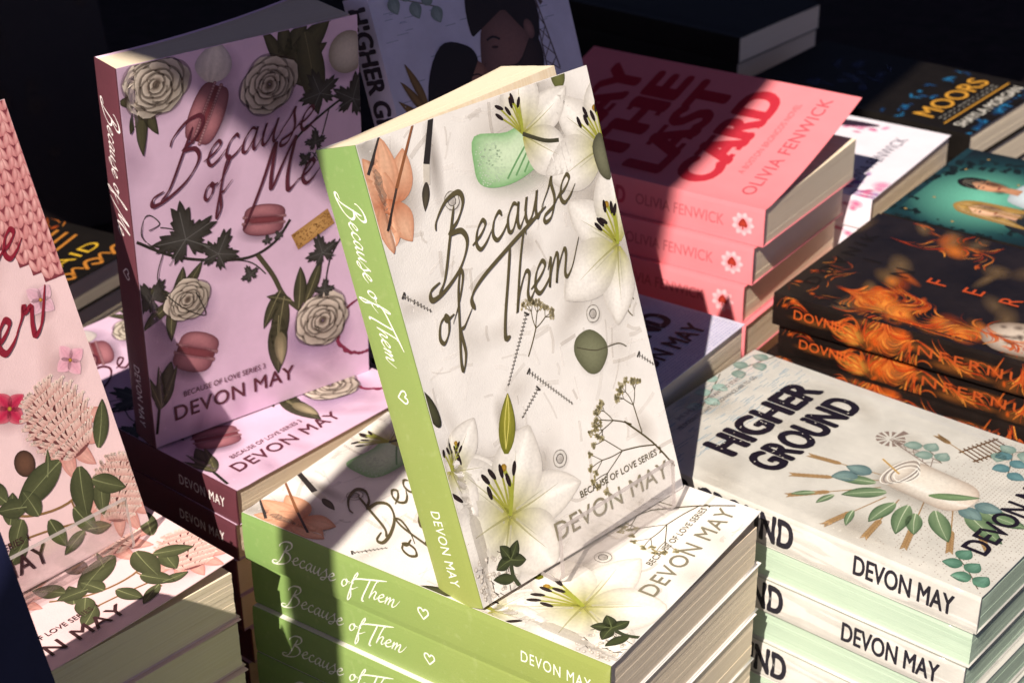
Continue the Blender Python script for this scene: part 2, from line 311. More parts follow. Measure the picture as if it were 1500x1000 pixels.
# ------------------------------------------------------------------ books
class Book:
    """local frame: x from spine to fore edge, y from foot to head, z out of the front cover (cover face at z=0)"""
    def __init__(s, name, label, M, W, H, T, cov, spn, pages=PAGES, lift=0.0, lp=2.0, ky=0.0, fan=0.0, fanb=0.0, shear=0.0, group=None, cat_='book', clumps=9, back=None, seed=None):
        s.W, s.H, s.T, s.lift, s.lp, s.ky, s.fan, s.fanb = W, H, T, lift, lp, ky, fan, fanb
        rnd = random.Random(seed if seed is not None else hash(label) % 1000); s.rnd = rnd; s.ph = rnd.uniform(0, 6)
        s.root = thing(name, label, cat_, M, group); t = 0.0004; s.t = t
        nx, ny = 18, 10
        # front cover
        V, F = [], []
        for k in (0, 1):
            for i in range(nx+1):
                for j in range(ny+1):
                    x, y = W*i/nx, H*j/ny; V.append((x, y, s.zf(x, y)-k*t))
        n1 = (nx+1)*(ny+1); g = lambda k, i, j: k*n1+i*(ny+1)+j
        for i in range(nx):
            for j in range(ny):
                F.append((g(0, i, j), g(0, i+1, j), g(0, i+1, j+1), g(0, i, j+1))); F.append((g(1, i, j), g(1, i, j+1), g(1, i+1, j+1), g(1, i+1, j)))
        def rim(q):   # own vertices so the rim does not bend the shading of the faces
            b0 = len(V)
            for a in q: V.append(V[a])
            F.append((b0, b0+1, b0+2, b0+3))
        for i in range(nx): rim((g(0, i, 0), g(1, i, 0), g(1, i+1, 0), g(0, i+1, 0))); rim((g(0, i, ny), g(0, i+1, ny), g(1, i+1, ny), g(1, i, ny)))
        for j in range(ny): rim((g(0, nx, j), g(1, nx, j), g(1, nx, j+1), g(0, nx, j+1))); rim((g(0, 0, j), g(0, 0, j+1), g(1, 0, j+1), g(1, 0, j)))
        s.front = mesh_obj('front_cover', V, F, cov, s.root, True)
        # spine: slightly rounded slab
        V, F = [], []; n = 8; prof = []
        for i in range(n+1):
            a = i/n; z = -T+T*a; prof.append((-.0005-.0006*math.sin(math.pi*a)**.5, z))
        for y in (0, H):
            for x, z in prof: V.append((x, y, z))
            for x, z in prof: V.append((0, y, z))
        m_ = n+1; o2 = 2*m_
        for i in range(n):
            F.append((i, i+1, o2+i+1, o2+i)); F.append((m_+i, o2+m_+i, o2+m_+i+1, m_+i+1)); F.append((i, m_+i, m_+i+1, i+1)); F.append((o2+i, o2+i+1, o2+m_+i+1, o2+m_+i))
        F.append((0, o2, o2+m_, m_)); F.append((n, m_+n, o2+m_+n, o2+n))
        s.spine = mesh_obj('spine', V, F, spn, s.root, False); s.prof = prof
        # back cover
        V, F = [], []
        for k in (0, 1):
            for i in range(9):
                x = W*i/8; z = -T-fanb*(x/W)**2+k*t; V += [(x, 0, z), (x, H, z)]
        for i in range(8):
            a = 2*i; F += [(a, a+1, a+3, a+2), (18+a, 18+a+2, 18+a+3, 18+a+1), (a, a+2, 18+a+2, 18+a), (a+1, 18+a+1, 18+a+3, a+3)]
        F += [(0, 18, 19, 1), (16, 17, 35, 34)]
        s.backc = mesh_obj('back_cover', V, F, back or cov, s.root, True)
        # page block in clumps of leaves with small ledges
        V, F = [], []; nr = clumps*2; X = [.0006+(W-.0022)*i/10 for i in range(11)]; y0, y1 = .0007, H-.0007
        ins = [0.0]
        for i in range(clumps): ins += [rnd.uniform(0, .00018)]*2
        ring = 22
        zs = []
        for c in range(clumps): zs += [c/clumps+(.001 if c else 0), (c+1)/clumps-.001]
        for r, fr in enumerate(zs):
            d = ins[1+r]
            def pz(x): zt = -t-.0001+fan*(x/W)**1.6; zb = -T+t+.0001-fanb*(x/W)**2; return zb+(zt-zb)*fr
            for x in X: V.append((min(x, W-.0016-d), y0+d, pz(x)))
            for x in reversed(X): V.append((min(x, W-.0016-d), y1-d+shear*(x/W)*(1-.55*fr), pz(x)))
        R_ = len(zs)
        for r in range(R_-1):
            for i in range(ring):
                j = (i+1) % ring; F.append((r*ring+i, r*ring+j, (r+1)*ring+j, (r+1)*ring+i))
        for i in range(10):
            F.append((i, 21-i, 20-i, i+1)); b = (R_-1)*ring; F.append((b+i, b+i+1, b+20-i, b+21-i))
        s.pages = mesh_obj('page_block', V, F, pages, s.root, False)
    def zf(s, x, y):
        u = x/s.W; z = s.lift*u**s.lp*(1+s.ky*(1-y/s.H))
        z -= .0005*math.exp(-((x-.0065)/.0012)**2)
        z += .0003*u*math.sin(5*y/s.H+s.ph)*u
        return z
    def cover_print(s, motifs):
        for name, A in motifs:
            V = []
            for x, y, l in A.v:
                X, Y = min(max(x/1000, .0002), s.W-.0002), min(max(y/1000, .0002), s.H-.0002); V.append((X, Y, s.zf(X, Y)+.00010+l*.00002))
            emit(s, name, V, A, s.front)
    def spine_print(s, motifs):
        T = s.T
        for name, A in motifs:
            V = []
            for x, y, l in A.v:   # x from head, y from back (0..T)
                z = min(max(y/1000, 0.0003), T-.0003)-T; a = (z+T)/T; px = -.0005-.0006*math.sin(math.pi*a)**.5
                V.append((px-.00010-l*.00002, s.H-min(max(x/1000, .0002), s.H-.0002), z))
            emit(s, name, V, A, s.spine)
STUFF = ('backdrop', 'smoke', 'flame', 'sparkle', 'splash', 'pattern', 'wear', 'babys', 'foliage', 'gold_ornament')
def emit(b, name, V, A, parent):
    F = []   # drop faces squeezed flat by clamping at the trim edge
    for f in A.f:
        ps = [V[i] for i in f]; h = sorted([max(p[k] for p in ps)-min(p[k] for p in ps) for k in (0, 1, 2)])
        if h[1] > 2e-6: F.append(f)
    if not F: return
    stuff = any(k in name for k in STUFF)
    if stuff or 'lettering' in name:
        o = mesh_obj(name, V, F, PRINT, parent, False, A.c)
        if stuff: o['kind'] = 'stuff'
        return
    par = list(range(len(V)))
    def find(a):
        while par[a] != a: par[a] = par[par[a]]; a = par[a]
        return a
    for f in F:
        for k in f[1:]: par[find(k)] = find(f[0])
    isl = {}
    for f in F: isl.setdefault(find(f[0]), []).append(f)
    cl = []
    for fs in isl.values():
        ps = [V[i] for f in fs for i in f]; bb = [min(p[0] for p in ps), max(p[0] for p in ps), min(p[1] for p in ps), max(p[1] for p in ps), min(p[2] for p in ps), max(p[2] for p in ps)]; cl.append([bb, fs])
    m = .0009; ch = True
    while ch:   # merge pieces that touch
        ch = False; out = []
        for bb, fs in cl:
            for o in out:
                ob = o[0]
                if all(bb[2*k] <= ob[2*k+1]+m and ob[2*k] <= bb[2*k+1]+m for k in (0, 1, 2)):
                    for k in (0, 1, 2): ob[2*k] = min(ob[2*k], bb[2*k]); ob[2*k+1] = max(ob[2*k+1], bb[2*k+1])
                    o[1] = o[1]+fs; ch = True; break
            else: out.append([list(bb), fs])
        cl = out
    for bb, fs in cl:
        ids = sorted({i for f in fs for i in f}); mp = {a: k for k, a in enumerate(ids)}
        mesh_obj(name, [V[i] for i in ids], [tuple(mp[i] for i in f) for f in fs], PRINT, parent, False, [A.c[i] for i in ids])
def flatM(x, y, z, yaw): return Matrix.Translation((x, y, z)) @ Matrix.Rotation(yaw, 4, 'Z')
def standM(x, y, z, yaw, tilt):
    ux = Vector((math.cos(yaw), math.sin(yaw), 0)); n = Vector((-math.sin(yaw), math.cos(yaw), 0)); upv = Vector((0, 0, 1))*math.cos(tilt)+n*math.sin(tilt); out = -(n*math.cos(tilt)-Vector((0, 0, 1))*math.sin(tilt))
    return Matrix(((ux.x, upv.x, out.x, x), (ux.y, upv.y, out.y, y), (ux.z, upv.z, out.z, z), (0, 0, 0, 1)))
W, H = 0.1304, 0.203
wht = (1, 1, 1)
# ------------------------------------------------------------------ cover art
def art_them():
    out = []; olive = lin('5a5238')
    A = Art(); random.seed(3)   # linen shading of the backdrop
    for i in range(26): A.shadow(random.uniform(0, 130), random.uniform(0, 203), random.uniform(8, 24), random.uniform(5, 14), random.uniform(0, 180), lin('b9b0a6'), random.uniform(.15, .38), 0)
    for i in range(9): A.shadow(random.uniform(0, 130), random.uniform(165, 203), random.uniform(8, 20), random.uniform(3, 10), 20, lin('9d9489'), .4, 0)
    for i in range(150):
        x, y, L, a0 = random.uniform(0, 130), random.uniform(0, 203), random.uniform(4, 16), random.uniform(-.5, .5)+random.choice((0, 1.4)); A.stroke([(x, y), (x+L*.5*math.cos(a0)+random.uniform(-1, 1), y+L*.5*math.sin(a0)+random.uniform(-1, 1)), (x+L*math.cos(a0), y+L*math.sin(a0))], random.uniform(.6, 2.2), lin(random.choice(('b3a89d', 'c2b8ac', 'f6f2ee'))), .4, 3, random.uniform(.08, .22))
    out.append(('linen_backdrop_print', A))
    A = Art()   # brushes and pencils
    A.shadow(36, 186, 5, 22, -8, lin('8b8078'), .5, 1)
    A.stroke([(40, 204), (32, 186)], 3.2, lin('2c2826'), 2, 0); A.stroke([(32, 186), (29.5, 178)], 3.4, lin('cfc8bd'), 2.2, 0); A.petal(29.6, 179, 248, 12, 4, lin('3a342e'), lin('57503f'), lin('2a2420'), 2.4)
    A.stroke([(30, 204), (14, 181)], 1.6, lin('8d5a3a'), 4, 0); A.stroke([(14, 181), (4, 166)], 1.2, lin('4a3a33'), 4, 0, col2=lin('2a2422'))
    A.stroke([(12, 204), (2, 190)], 1.5, lin('3a3533'), 4, 0)
    out.append(('paint_brush_print', A))
    A = Art()
    A.shadow(12, 182, 16, 24, 10, lin('8b7a6c'), .6, 1)
    for a, L, x, y in ((75, 30, 8, 174), (100, 26, 9, 172), (120, 20, 4, 175), (55, 22, 12, 176), (250, 22, 9, 178), (275, 18, 11, 176), (225, 16, 6, 176)): A.petal(x, y, a, L, 13, lin('b9714f'), lin('e3b394'), lin('c98b6b'), 2+a/400, .25)
    out.append(('orange_tulip_print', A))
    A = Art()
    A.shadow(76, 170, 24, 12, -10, lin('94a78c'), .5, 1)
    A.blob(cat([(56, 178), (60, 190), (78, 187), (95, 190), (100, 183), (94, 171), (80, 166), (66, 166), (57, 170)], 4, True), lin('cfe3c2'), lin('7fb077'), 2, 5)
    for i in range(150): A.ell(58+random.random()*14, 168+random.random()*17, .5, .35, 0, lin('e6efdd'), lin('86ad80'), 2.4, n=6, rings=1)
    for k in range(3): A.stroke([(72+5*k, 168), (82+4*k, 176), (96+2*k, 186)], .9, lin('6b9a66'), 2.5, 5)
    out.append(('green_knit_pouch_print', A))
    for nm, x, y, r, rot, sk in (('a', 86, 184, 30, 78, (2, 3, 4)), ('b', 129, 166, 34, 70, (5, 4)), ('c', 125, 122, 36, 75, (0, 5)), ('d', 27, 31, 40, 62, ()), ('e', 3, 62, 22, 40, (2, 3))):
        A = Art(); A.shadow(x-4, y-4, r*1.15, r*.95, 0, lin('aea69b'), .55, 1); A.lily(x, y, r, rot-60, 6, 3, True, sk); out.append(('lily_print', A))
    A = Art(); A.petal(112, 197, 82, 14, 8, lin('5c5f30'), lin('717342'), lin('4a4a28'), 3); A.stroke([(112, 198), (115, 189)], 1.4, lin('4c4a2c'), 3, 0)
    A.stroke([(86, 184), (97, 178), (105, 176)], 1.8, lin('42402f'), 6, 4); A.shadow(38, 70, 6, 14, 8, lin('aaa297'), .5, 1); A.petal(33.5, 57, 68, 26, 9.5, lin('6d6f1e'), lin('9c9a35'), lin('5b5c1c'), 8, .05)
    for o in (-1.2, 1.3): A.stroke([(34, 59), (38.3+o, 70), (42.6, 81)], .5, lin('d0c76a'), 8.6, 3)
    out.append(('lily_bud_print', A))
    A = Art()
    for x, y in ((40, 168), (101, 97), (62, 43)): A.shadow(x+.6, y-1, 5, 5, 0, lin('9a928a'), .5, 1); A.ring(x, y, 3.0, 1.5, lin('d9d5cf'), 2, .02); A.ring(x, y, 3.9, .35, lin('7d766e'), 2.3, .03); A.ring(x, y, 2.1, .4, lin('5e5852'), 2.3, .03)
    out.append(('hex_nut_print', A))
    A = Art()
    for q in ((64, 110, 44, 84), (57, 86, 77, 63), (60, 77, 47, 68), (3, 139, 15, 128), (122, 70, 130, 62)): A.screw(*q)
    out.append(('screw_print', A))
    A = Art(); A.shadow(95, 79, 10, 10, 0, lin('9c948b'), .5, 1); A.blob(cat([(85, 83), (88, 90), (97, 91), (104, 84), (104, 77), (97, 71), (90, 73)], 4, True), lin('7d7f63'), lin('5c5d45'), 2, 4)
    A.stroke([(87, 86), (97, 81), (104, 80), (112, 79), (116, 76)], .5, lin('4f4a38'), 3, 4); A.blob(cat([(123, 168), (130, 172), (130, 152), (124, 155)], 4, True), lin('74745c'), lin('4d4c3a'), 7, 3)
    out.append(('round_leaf_print', A))
    A = Art(); A.sprig(59, 92, 52, 13, lin('5b5031'), lin('b9a878'), 3)
    A.stroke([(128, 12), (118, 28), (104, 44)], .9, lin('4b4226'), 2, 4); A.sprig(113, 35, 95, 14, lin('4f4527'), lin('b7a972'), 3); A.sprig(108, 41, 150, 12, lin('4f4527'), lin('b7a972'), 3); A.sprig(120, 26, 165, 22, lin('4f4527'), lin('b7a972'), 3)
    for x, y in ((126, 105), (127, 95), (124, 88)): A.sprig(x, y, 120, 4, lin('5b5031'), lin('c7bb93'), 2)
    out.append(('dried_sprig_print', A))
    A = Art()
    for i in range(70): x, y = random.uniform(1, 23), random.uniform(2, 20); A.ell(x, y, 1.1, .8, random.uniform(0, 180), lin('f3efe8'), lin('b9ada0'), 9, n=7, rings=1)
    for i in range(16): x, y = random.uniform(2, 20), random.uniform(2, 20); A.stroke([(x, y), (x+random.uniform(-3, 3), y-random.uniform(2, 5))], .35, lin('3c3028'), 9.3, 0)
    out.append(('babys_breath_print', A))
    A = Art()
    for a in (40, 110, 180, 330): A.leaf(21, 13, a, 9, 6, lin('3c4426'), lin('23281a'), 10, .2, lin('5d663f'))
    A.stroke([(21, 13), (20, 6), (22, 0)], 2.0, lin('39402a'), 9.8, 3); A.leaf(20, 4, 150, 12, 5, lin('3c4426'), lin('23281a'), 10); out.append(('clover_print', A))
    A = Art(); A.ell(1, 90, 3, 9, 15, lin('4b4c33'), lin('2c2b1c'), 4); A.ell(8, 67, 1.1, 5, 10, lin('2a1c1a'), lin('1c1212'), 4); A.ell(2, 50, 1, 4, 40, lin('2a1c1a'), lin('1c1212'), 4); out.append(('dark_anther_print', A))
    A = Art(); A.script('Because', 25, 142, 10.6, olive, 2.15, 5.5, .42, 14, 1.02); out.append(('title_lettering', A))
    A = Art(); A.script('of', 14, 113, 10, olive, 2.1, 8, .42, 14); out.append(('title_lettering', A))
    A = Art(); A.script('Them', 50, 113.5, 12.0, olive, 2.25, 6, .45, 14, .86); out.append(('title_lettering', A))
    A = Art(); A.text('BECAUSE OF LOVE SERIES 2', 68, 21.6, 3.0, olive, 14, .006, width=54); out.append(('series_lettering', A))
    A = Art(); A.text('DEVON MAY', 49, 9.0, 8.2, lin('837c68'), 14, .008, track=.08, width=74); out.append(('author_lettering', A))
    return out
def art_me():
    out = []; mar = lin('5a2533'); dk = lin('2a2620'); random.seed(5)
    A = Art()
    for i in range(18): A.shadow(random.uniform(0, 130), random.uniform(0, 203), random.uniform(10, 28), random.uniform(6, 16), random.uniform(0, 180), lin('b797b0'), random.uniform(.15, .3), 0)
    out.append(('lilac_backdrop_print', A))
    lt, md, dd = lin('dccfc0'), lin('a8988a'), lin('5a4c42'); gl, gd = lin('4d4a34'), lin('26251a')
    A = Art(); A.shadow(16, 188, 24, 18, 0, lin('8d7a93'), .6, 1); 
    for a, L in ((255, 26), (230, 16), (280, 18), (160, 14)): A.leaf(12, 184, a, L, 6, gl, gd, 2, .3)
    A.rose(19, 191, 17, lt, md, dd, 4); out.append(('rose_print', A))
    A = Art(); A.shadow(78, 172, 24, 16, 0, lin('75617c'), .7, 1)
    for a, L, wd in ((60, 32, 10), (85, 30, 8), (110, 26, 7), (35, 36, 13), (15, 26, 10), (-35, 26, 8)): A.leaf(88, 183, a, L, wd, gl, gd, 2, .2)
    A.rose(79, 178, 16, mix(lt, dd, .1), md, dd, 4, 20); A.leaf(100, 200, 280, 44, 15, gl, gd, 7, -.1, lin('6a664a')); out.append(('rose_print', A))
    A = Art(); A.shadow(22, 72, 22, 16, 0, lin('9079a0'), .55, 1)
    for a, L in ((140, 22), (200, 22), (250, 22), (60, 18), (35, 24), (-20, 14)): A.leaf(18, 79, a, L, 6.5, gl, gd, 2, .35, lin('8a8462'))
    A.rose(25, 77, 12.5, lt, md, dd, 4, 10); out.append(('rose_print', A))
    A = Art(); A.shadow(97, 34, 26, 20, 0, lin('8d76a0'), .65, 1)
    A.stroke([(66, 90), (74, 76), (80, 62), (90, 50)], 2.6, lin('4a4632'), 3, 5)
    for x, y, a, L, wd in ((80, 62, 255, 36, 11), (78, 66, 235, 22, 7), (88, 52, 80, 24, 8), (92, 54, 60, 26, 7), (84, 58, 150, 16, 5), (76, 52, 262, 34, 12)): A.leaf(x, y, a, L, wd, gl, gd, 4, .15, lin('8a8462'))
    A.rose(102, 41, 18, lt, mix(md, lt, .3), dd, 6, -15); A.petal(76, 42, 270, 20, 8, lin('6b6448'), lin('a79a7a'), gd, 7); out.append(('rose_print', A))
    c1, c2, fl = lin('b0747c'), lin('6a3a46'), lin('7e3c44')
    for x, y, rx, ry, r in ((44, 171, 15, 9.5, 62), (71, 108, 12, 8.5, -12), (27, 47, 12, 11, -28), (58, 5, 0, 0, 0)):
        if rx: A = Art(); A.macaron(x, y, rx, ry, r, c1, c2, fl, 3); out.append(('macaron_print', A))
    A = Art(); A.shadow(122, 180, 13, 11, 0, lin('6f5b78'), .7, 1); A.ell(124, 185, 11, 11, 0, lin('cfc4b6'), lin('8d8274'), 2, n=24, rings=4); A.shadow(52, 190, 14, 14, 0, lin('8a7693'), .5, 1); A.petal(47, 186, 70, 20, 20, lin('c9bdb4'), lin('ded4cd'), lin('a497a0'), 2, .2); out.append(('white_petal_print', A))
    A = Art()
    A.stroke([(1, 116), (18, 104), (36, 96), (60, 90), (76, 94), (86, 104)], 1.5, dk, 2, 6); A.stroke([(36, 96), (60, 88), (70, 78)], .7, dk, 2, 6); A.stroke([(14, 106), (10, 92), (20, 76), (34, 66), (30, 80)], .6, dk, 9, 6); A.stroke([(14, 106), (4, 118), (8, 128), (14, 122), (8, 120)], .55, dk, 2, 6); A.stroke([(14, 120), (22, 116), (26, 108)], .6, dk, 2, 6)
    A.stroke([(130, 166), (112, 158), (97, 150), (92, 146)], 1.2, dk, 2, 6); A.stroke([(112, 158), (104, 138), (94, 126)], .7, dk, 2, 6); A.stroke([(92, 146), (99, 152), (104, 148)], .6, dk, 2, 6); A.stroke([(128, 98), (116, 86), (108, 74), (104, 56)], .9, dk, 2, 6)
    A.stroke([(98, 134), (104, 132), (101, 137)], .5, dk, 2, 4)
    out.append(('grape_vine_print', A))
    for x, y, r, ro in ((27, 110, 19, 8), (44, 97, 13, -30), (6, 84, 12, 40), (61, 80, 6, 20), (107, 167, 13, 20), (126, 160, 14, -20), (103, 142, 7, 0), (97, 134, 5, 40), (104, 80, 11, 15), (104, 58, 7, -10), (128, 88, 7, 0), (72, 96, 3.5, 0), (79, 97, 3.5, 30)):
        A = Art(); A.grape(x, y, r, ro, dk, 8); out.append(('grape_leaf_print', A))
    A = Art(); A.at(99, 95, 22); A.shadow(0, -3, 15, 6, 0, lin('7e6a8a'), .6, 1); A.blob([(-12, -5), (12, -5), (12, 5), (-12, 5)], lin('c69a5e'), lin('a77b45'), 3, 3)
    for i in range(120): A.ell(random.uniform(-11.5, 11.5), random.uniform(-4.6, 4.6), random.uniform(.2, .9), random.uniform(.2, .5), random.uniform(0, 180), lin('7a5028'), lin('8e6434'), 3.4, n=6, rings=1)
    A.pop(); out.append(('cork_print', A))
    A = Art(); A.ring(128, 30, 17, 1.2, lin('7b2340'), 2, .03); A.ring(127, 29, 16, 1.8, lin('7b2340'), 2.2, .05, 180, 300); out.append(('wine_stain_print', A))
    A = Art(); A.petal(4, 22, 70, 26, 11, lin('3d3c2c'), lin('4c4936'), gd, 3)
    for a in (60, 85, 105): A.leaf(5, 22, a, 24, 4.5, gl, gd, 4, .1, lin('77724f'))
    A.stroke([(4, 23), (1, 8)], 1.6, gd, 3, 0); out.append(('rosebud_print', A))
    A = Art(); A.script('Because', 20, 142, 10.8, mar, 2.0, 6, .45, 14, 1.03); out.append(('title_lettering', A))
    A = Art(); A.script('of', 38, 127, 7.6, mar, 1.9, 8, .42, 14); out.append(('title_lettering', A))
    A = Art(); A.script('Me', 67, 119, 11.4, mar, 2.4, 5, .32, 14, 1.06); out.append(('title_lettering', A))
    A = Art(); A.text('BECAUSE OF LOVE SERIES 3', 18, 24, 3.0, mar, 14, .006, width=48); out.append(('series_lettering', A))
    A = Art(); A.text('DEVON MAY', 12, 12, 8.0, mar, 14, .02, track=.08, width=71); out.append(('author_lettering', A))
    return out
def art_her():
    out = []; red = lin('8c1f33'); random.seed(11)
    A = Art()
    for i in range(16): A.shadow(random.uniform(0, 130), random.uniform(0, 203), random.uniform(10, 28), random.uniform(6, 16), random.uniform(0, 180), lin('c9a9a9'), random.uniform(.15, .3), 0)
    out.append(('pink_backdrop_print', A))
    A = Art()
    for r in range(19):
        for c in range(16):
            x, y = 60+c*4.8+random.uniform(-.4, .4)+1.2*math.sin(r*.5), 116+r*5.0+random.uniform(-.4, .4)
            if y < 124+max(0, 124-x)*.92: continue
            A.blob([(x-3.0, y-3.6), (x+3.0, y-3.6), (x+3.0, y+3.8), (x-3.0, y+3.8)], lin('8f444d'), lin('7c3741'), 1+.02*(c % 3)+.07*(r % 3), 1)
            for sgn in (-1, 1):
                k = random.uniform(-.06, .06); A.petal(x+sgn*.3, y-2.7, 90-sgn*32, 6.9, 3.0, lin('c67c7e'), mix(lin('f0bdb9'), lin('dd9c9b'), random.random()), lin('b8696d'), 2+.1*(r % 3)+.05*(sgn+1), sgn*.55+k, .9, 5, 4)
    out.append(('knitted_scarf_print', A))
    def flower(x, y, r, c, rot):
        A = Art(); A.shadow(x-1, y-1.5, r*1.3, r*1.2, 0, lin('b08f95'), .55, 1)
        for i in range(4): A.petal(x, y, rot+90*i, r, r*.85, mix(c, (0.1, 0, .03), .35), c, mix(c, wht, .15), 3, .1)
        A.ell(x, y, r*.12, r*.12, 0, lin('d8a64a'), lin('8b5a2a'), 4, n=8, rings=1); out.append(('lilac_flower_print', A))
    flower(115, 116, 8, lin('dfaec0'), 35); flower(119, 86, 8, lin('e8a9bd'), 15); flower(84, 77, 9, lin('c2244e'), 20); flower(60, 95, 8, lin('dfaec0'), 50)
    def protea(x, y, rx, ry, rot):
        A = Art(); A.shadow(x-2, y-3, rx*1.25, ry*1.2, rot, lin('8e6a6a'), .6, 1); A.ell(x, y, rx, ry, rot, lin('5a2f30'), lin('7d4848'), 3, n=26)
        A.at(x, y, rot)
        for k in range(9):
            yy = -ry*.9+k*ry*.22; n = int(6+11*math.sqrt(max(.05, 1-(yy/ry)**2)))
            for i in range(n):
                t = -1+2*(i+.5)/n; xx = t*rx*.95*math.sqrt(max(0, 1-(yy/ry)**2)); L = rx*.32; a = math.radians(90+t*-55+random.uniform(-14, 14))
                A.stroke([(xx, yy), (xx+L*.5*math.cos(a), yy+L*.5*math.sin(a)), (xx+L*math.cos(a)+.5, yy+L*math.sin(a)), (xx+L*.9*math.cos(a)+1.1, yy+L*.8*math.sin(a)-.3)], lambda q: 1.75*(1-.3*q), lin('cf9a93'), 4+k*.15, 4, 1, lin('f6e6dc'))
        A.pop()
        for a in (-60, -90, -120, -30, 210): A.petal(x+rx*.5*math.cos(math.radians(a+rot)), y+ry*.6*math.sin(math.radians(a+rot)), a+rot, ry*.9, rx*.5, lin('b8746f'), lin('dda79d'), lin('c5837c'), 2.5, .3)
        out.append(('protea_print', A))
    protea(104, 62, 15, 18, 20); protea(121, 22, 13, 15, -25); protea(50, 60, 13, 15, 10)
    A = Art(); g1, g2 = lin('5b6040'), lin('363a26')
    A.stroke([(60, 40), (75, 30), (95, 27), (115, 34)], 1.1, lin('8b6a45'), 3, 5); A.stroke([(62, 22), (80, 20), (100, 16)], .9, lin('8b6a45'), 3, 5); A.stroke([(97, 27), (98, 10)], .8, lin('8b6a45'), 3, 3)
    for x, y, a, L, wd in ((98, 46, 200, 30, 13), (106, 40, 255, 24, 12), (76, 34, 160, 14, 9), (72, 30, 230, 14, 9), (80, 28, 100, 14, 9), (84, 24, 280, 15, 8), (68, 40, 120, 15, 10), (66, 30, 60, 14, 9), (97, 24, 290, 17, 9), (110, 32, 320, 18, 9), (114, 30, 250, 16, 9), (90, 42, 65, 12, 3), (98, 12, 200, 14, 6), (100, 12, 340, 12, 6), (118, 44, 60, 22, 8), (60, 14, 30, 14, 8)):
        A.leaf(x, y, a, L, wd, mix(g1, g2, random.uniform(0, .5)), g2, 8+random.random(), .15, lin('858a62'))
    out.append(('leafy_twig_print', A))
    A = Art(); A.ell(82, 52, 5, 6, 0, lin('6b4a3a'), lin('3e2a22'), 4); out.append(('seed_print', A))
    A = Art(); A.script('Because', 32, 127, 11, red, 2.7, 8, .42, 14); out.append(('title_lettering', A))
    A = Art(); A.script('of', 40, 108, 9.5, red, 2.5, 8, .42, 14); out.append(('title_lettering', A))
    A = Art(); A.script('Her', 70, 97, 12.5, red, 3.4, 8, .4, 14, 1.02); out.append(('title_lettering', A))
    A = Art(); A.text('BECAUSE OF LOVE SERIES 1', 20, 20, 3.0, lin('3a2024'), 14, .006, width=52); out.append(('series_lettering', A))
    A = Art(); A.text('DEVON MAY', 6, 7.5, 8.2, lin('3a2024'), 14, .02, track=.08, width=72); out.append(('author_lettering', A))
    return out
def euc(A, x, y, ang, n, L, c1, c2, lay=4):
    a = math.radians(ang); A.stroke([(x, y), (x+L*.5*math.cos(a)+1, y+L*.5*math.sin(a)), (x+L*math.cos(a), y+L*math.sin(a))], .6, lin('6a6152'), lay-.5, 3)
    for i in range(n):
        t = (i+.6)/n; sg = 1 if i % 2 else -1; px, py = x+L*t*math.cos(a), y+L*t*math.sin(a); A.petal(px, py, ang+sg*62, 9, 8, mix(c2, c1, .3), c1, c2, lay, .1)
def windmill(A, x, y, r, h, col, lay=3, ang=0):
    A.at(x, y, ang)
    for i in range(12): t = math.radians(30*i); A.blob([(r*.3*math.cos(t), r*.3*math.sin(t)), (r*math.cos(t-.16), r*math.sin(t-.16)), (r*math.cos(t+.16), r*math.sin(t+.16))], col, col, lay, 1)
    A.blob([(r*.2, 0), (r*1.5, r*.25), (r*1.5, -r*.25)], col, col, lay, 1)
    for sx in (-1, 1): A.stroke([(sx*r*.08, 0), (sx*r*.5, -h)], r*.09, col, lay, 0)
    for k in range(5): y0, y1 = -h*(k+.3)/5, -h*(k+1.1)/5; A.stroke([(-r*.45*(-y0/h)-.1, y0), (r*.5*(-y1/h), y1)], r*.06, col, lay, 0); A.stroke([(r*.45*(-y0/h)+.1, y0), (-r*.5*(-y1/h), y1)], r*.06, col, lay, 0)
    A.pop()
def dots(A, x0, x1, y0, y1, st, col, r, fade=None, lay=1):
    ny, nx = int((y1-y0)/st), int((x1-x0)/st)
    for j in range(ny):
        for i in range(nx):
            x, y = x0+i*st+(j % 2)*st/2, y0+j*st
            if fade and random.random() > fade(x, y): continue
            rr = r*random.uniform(.75, 1.1); A.blob([(x-rr, y), (x, y-rr*.8), (x+rr, y), (x, y+rr*.8)], col, col, lay, 1)
def bigtitle(out, l1, l2, ink, y1, y2, cap, x=27, wd=88):
    for t, y in ((l1, y1), (l2, y2)):
        A = Art(); A.text(t, x+2, y, cap, ink, 10, .075, width=wd-4)
        out.append(('title_lettering', A))
    A = Art(); random.seed(4)
    for i in range(60): A.ell(random.uniform(x, x+wd), random.choice((y1, y2))+random.uniform(1, cap-1), random.uniform(.2, .65), random.uniform(.2, .5), random.uniform(0, 180), lin('e8e4dc'), lin('d9d2c8'), 11, n=6, rings=1)
    out.append(('letter_wear_print', A))
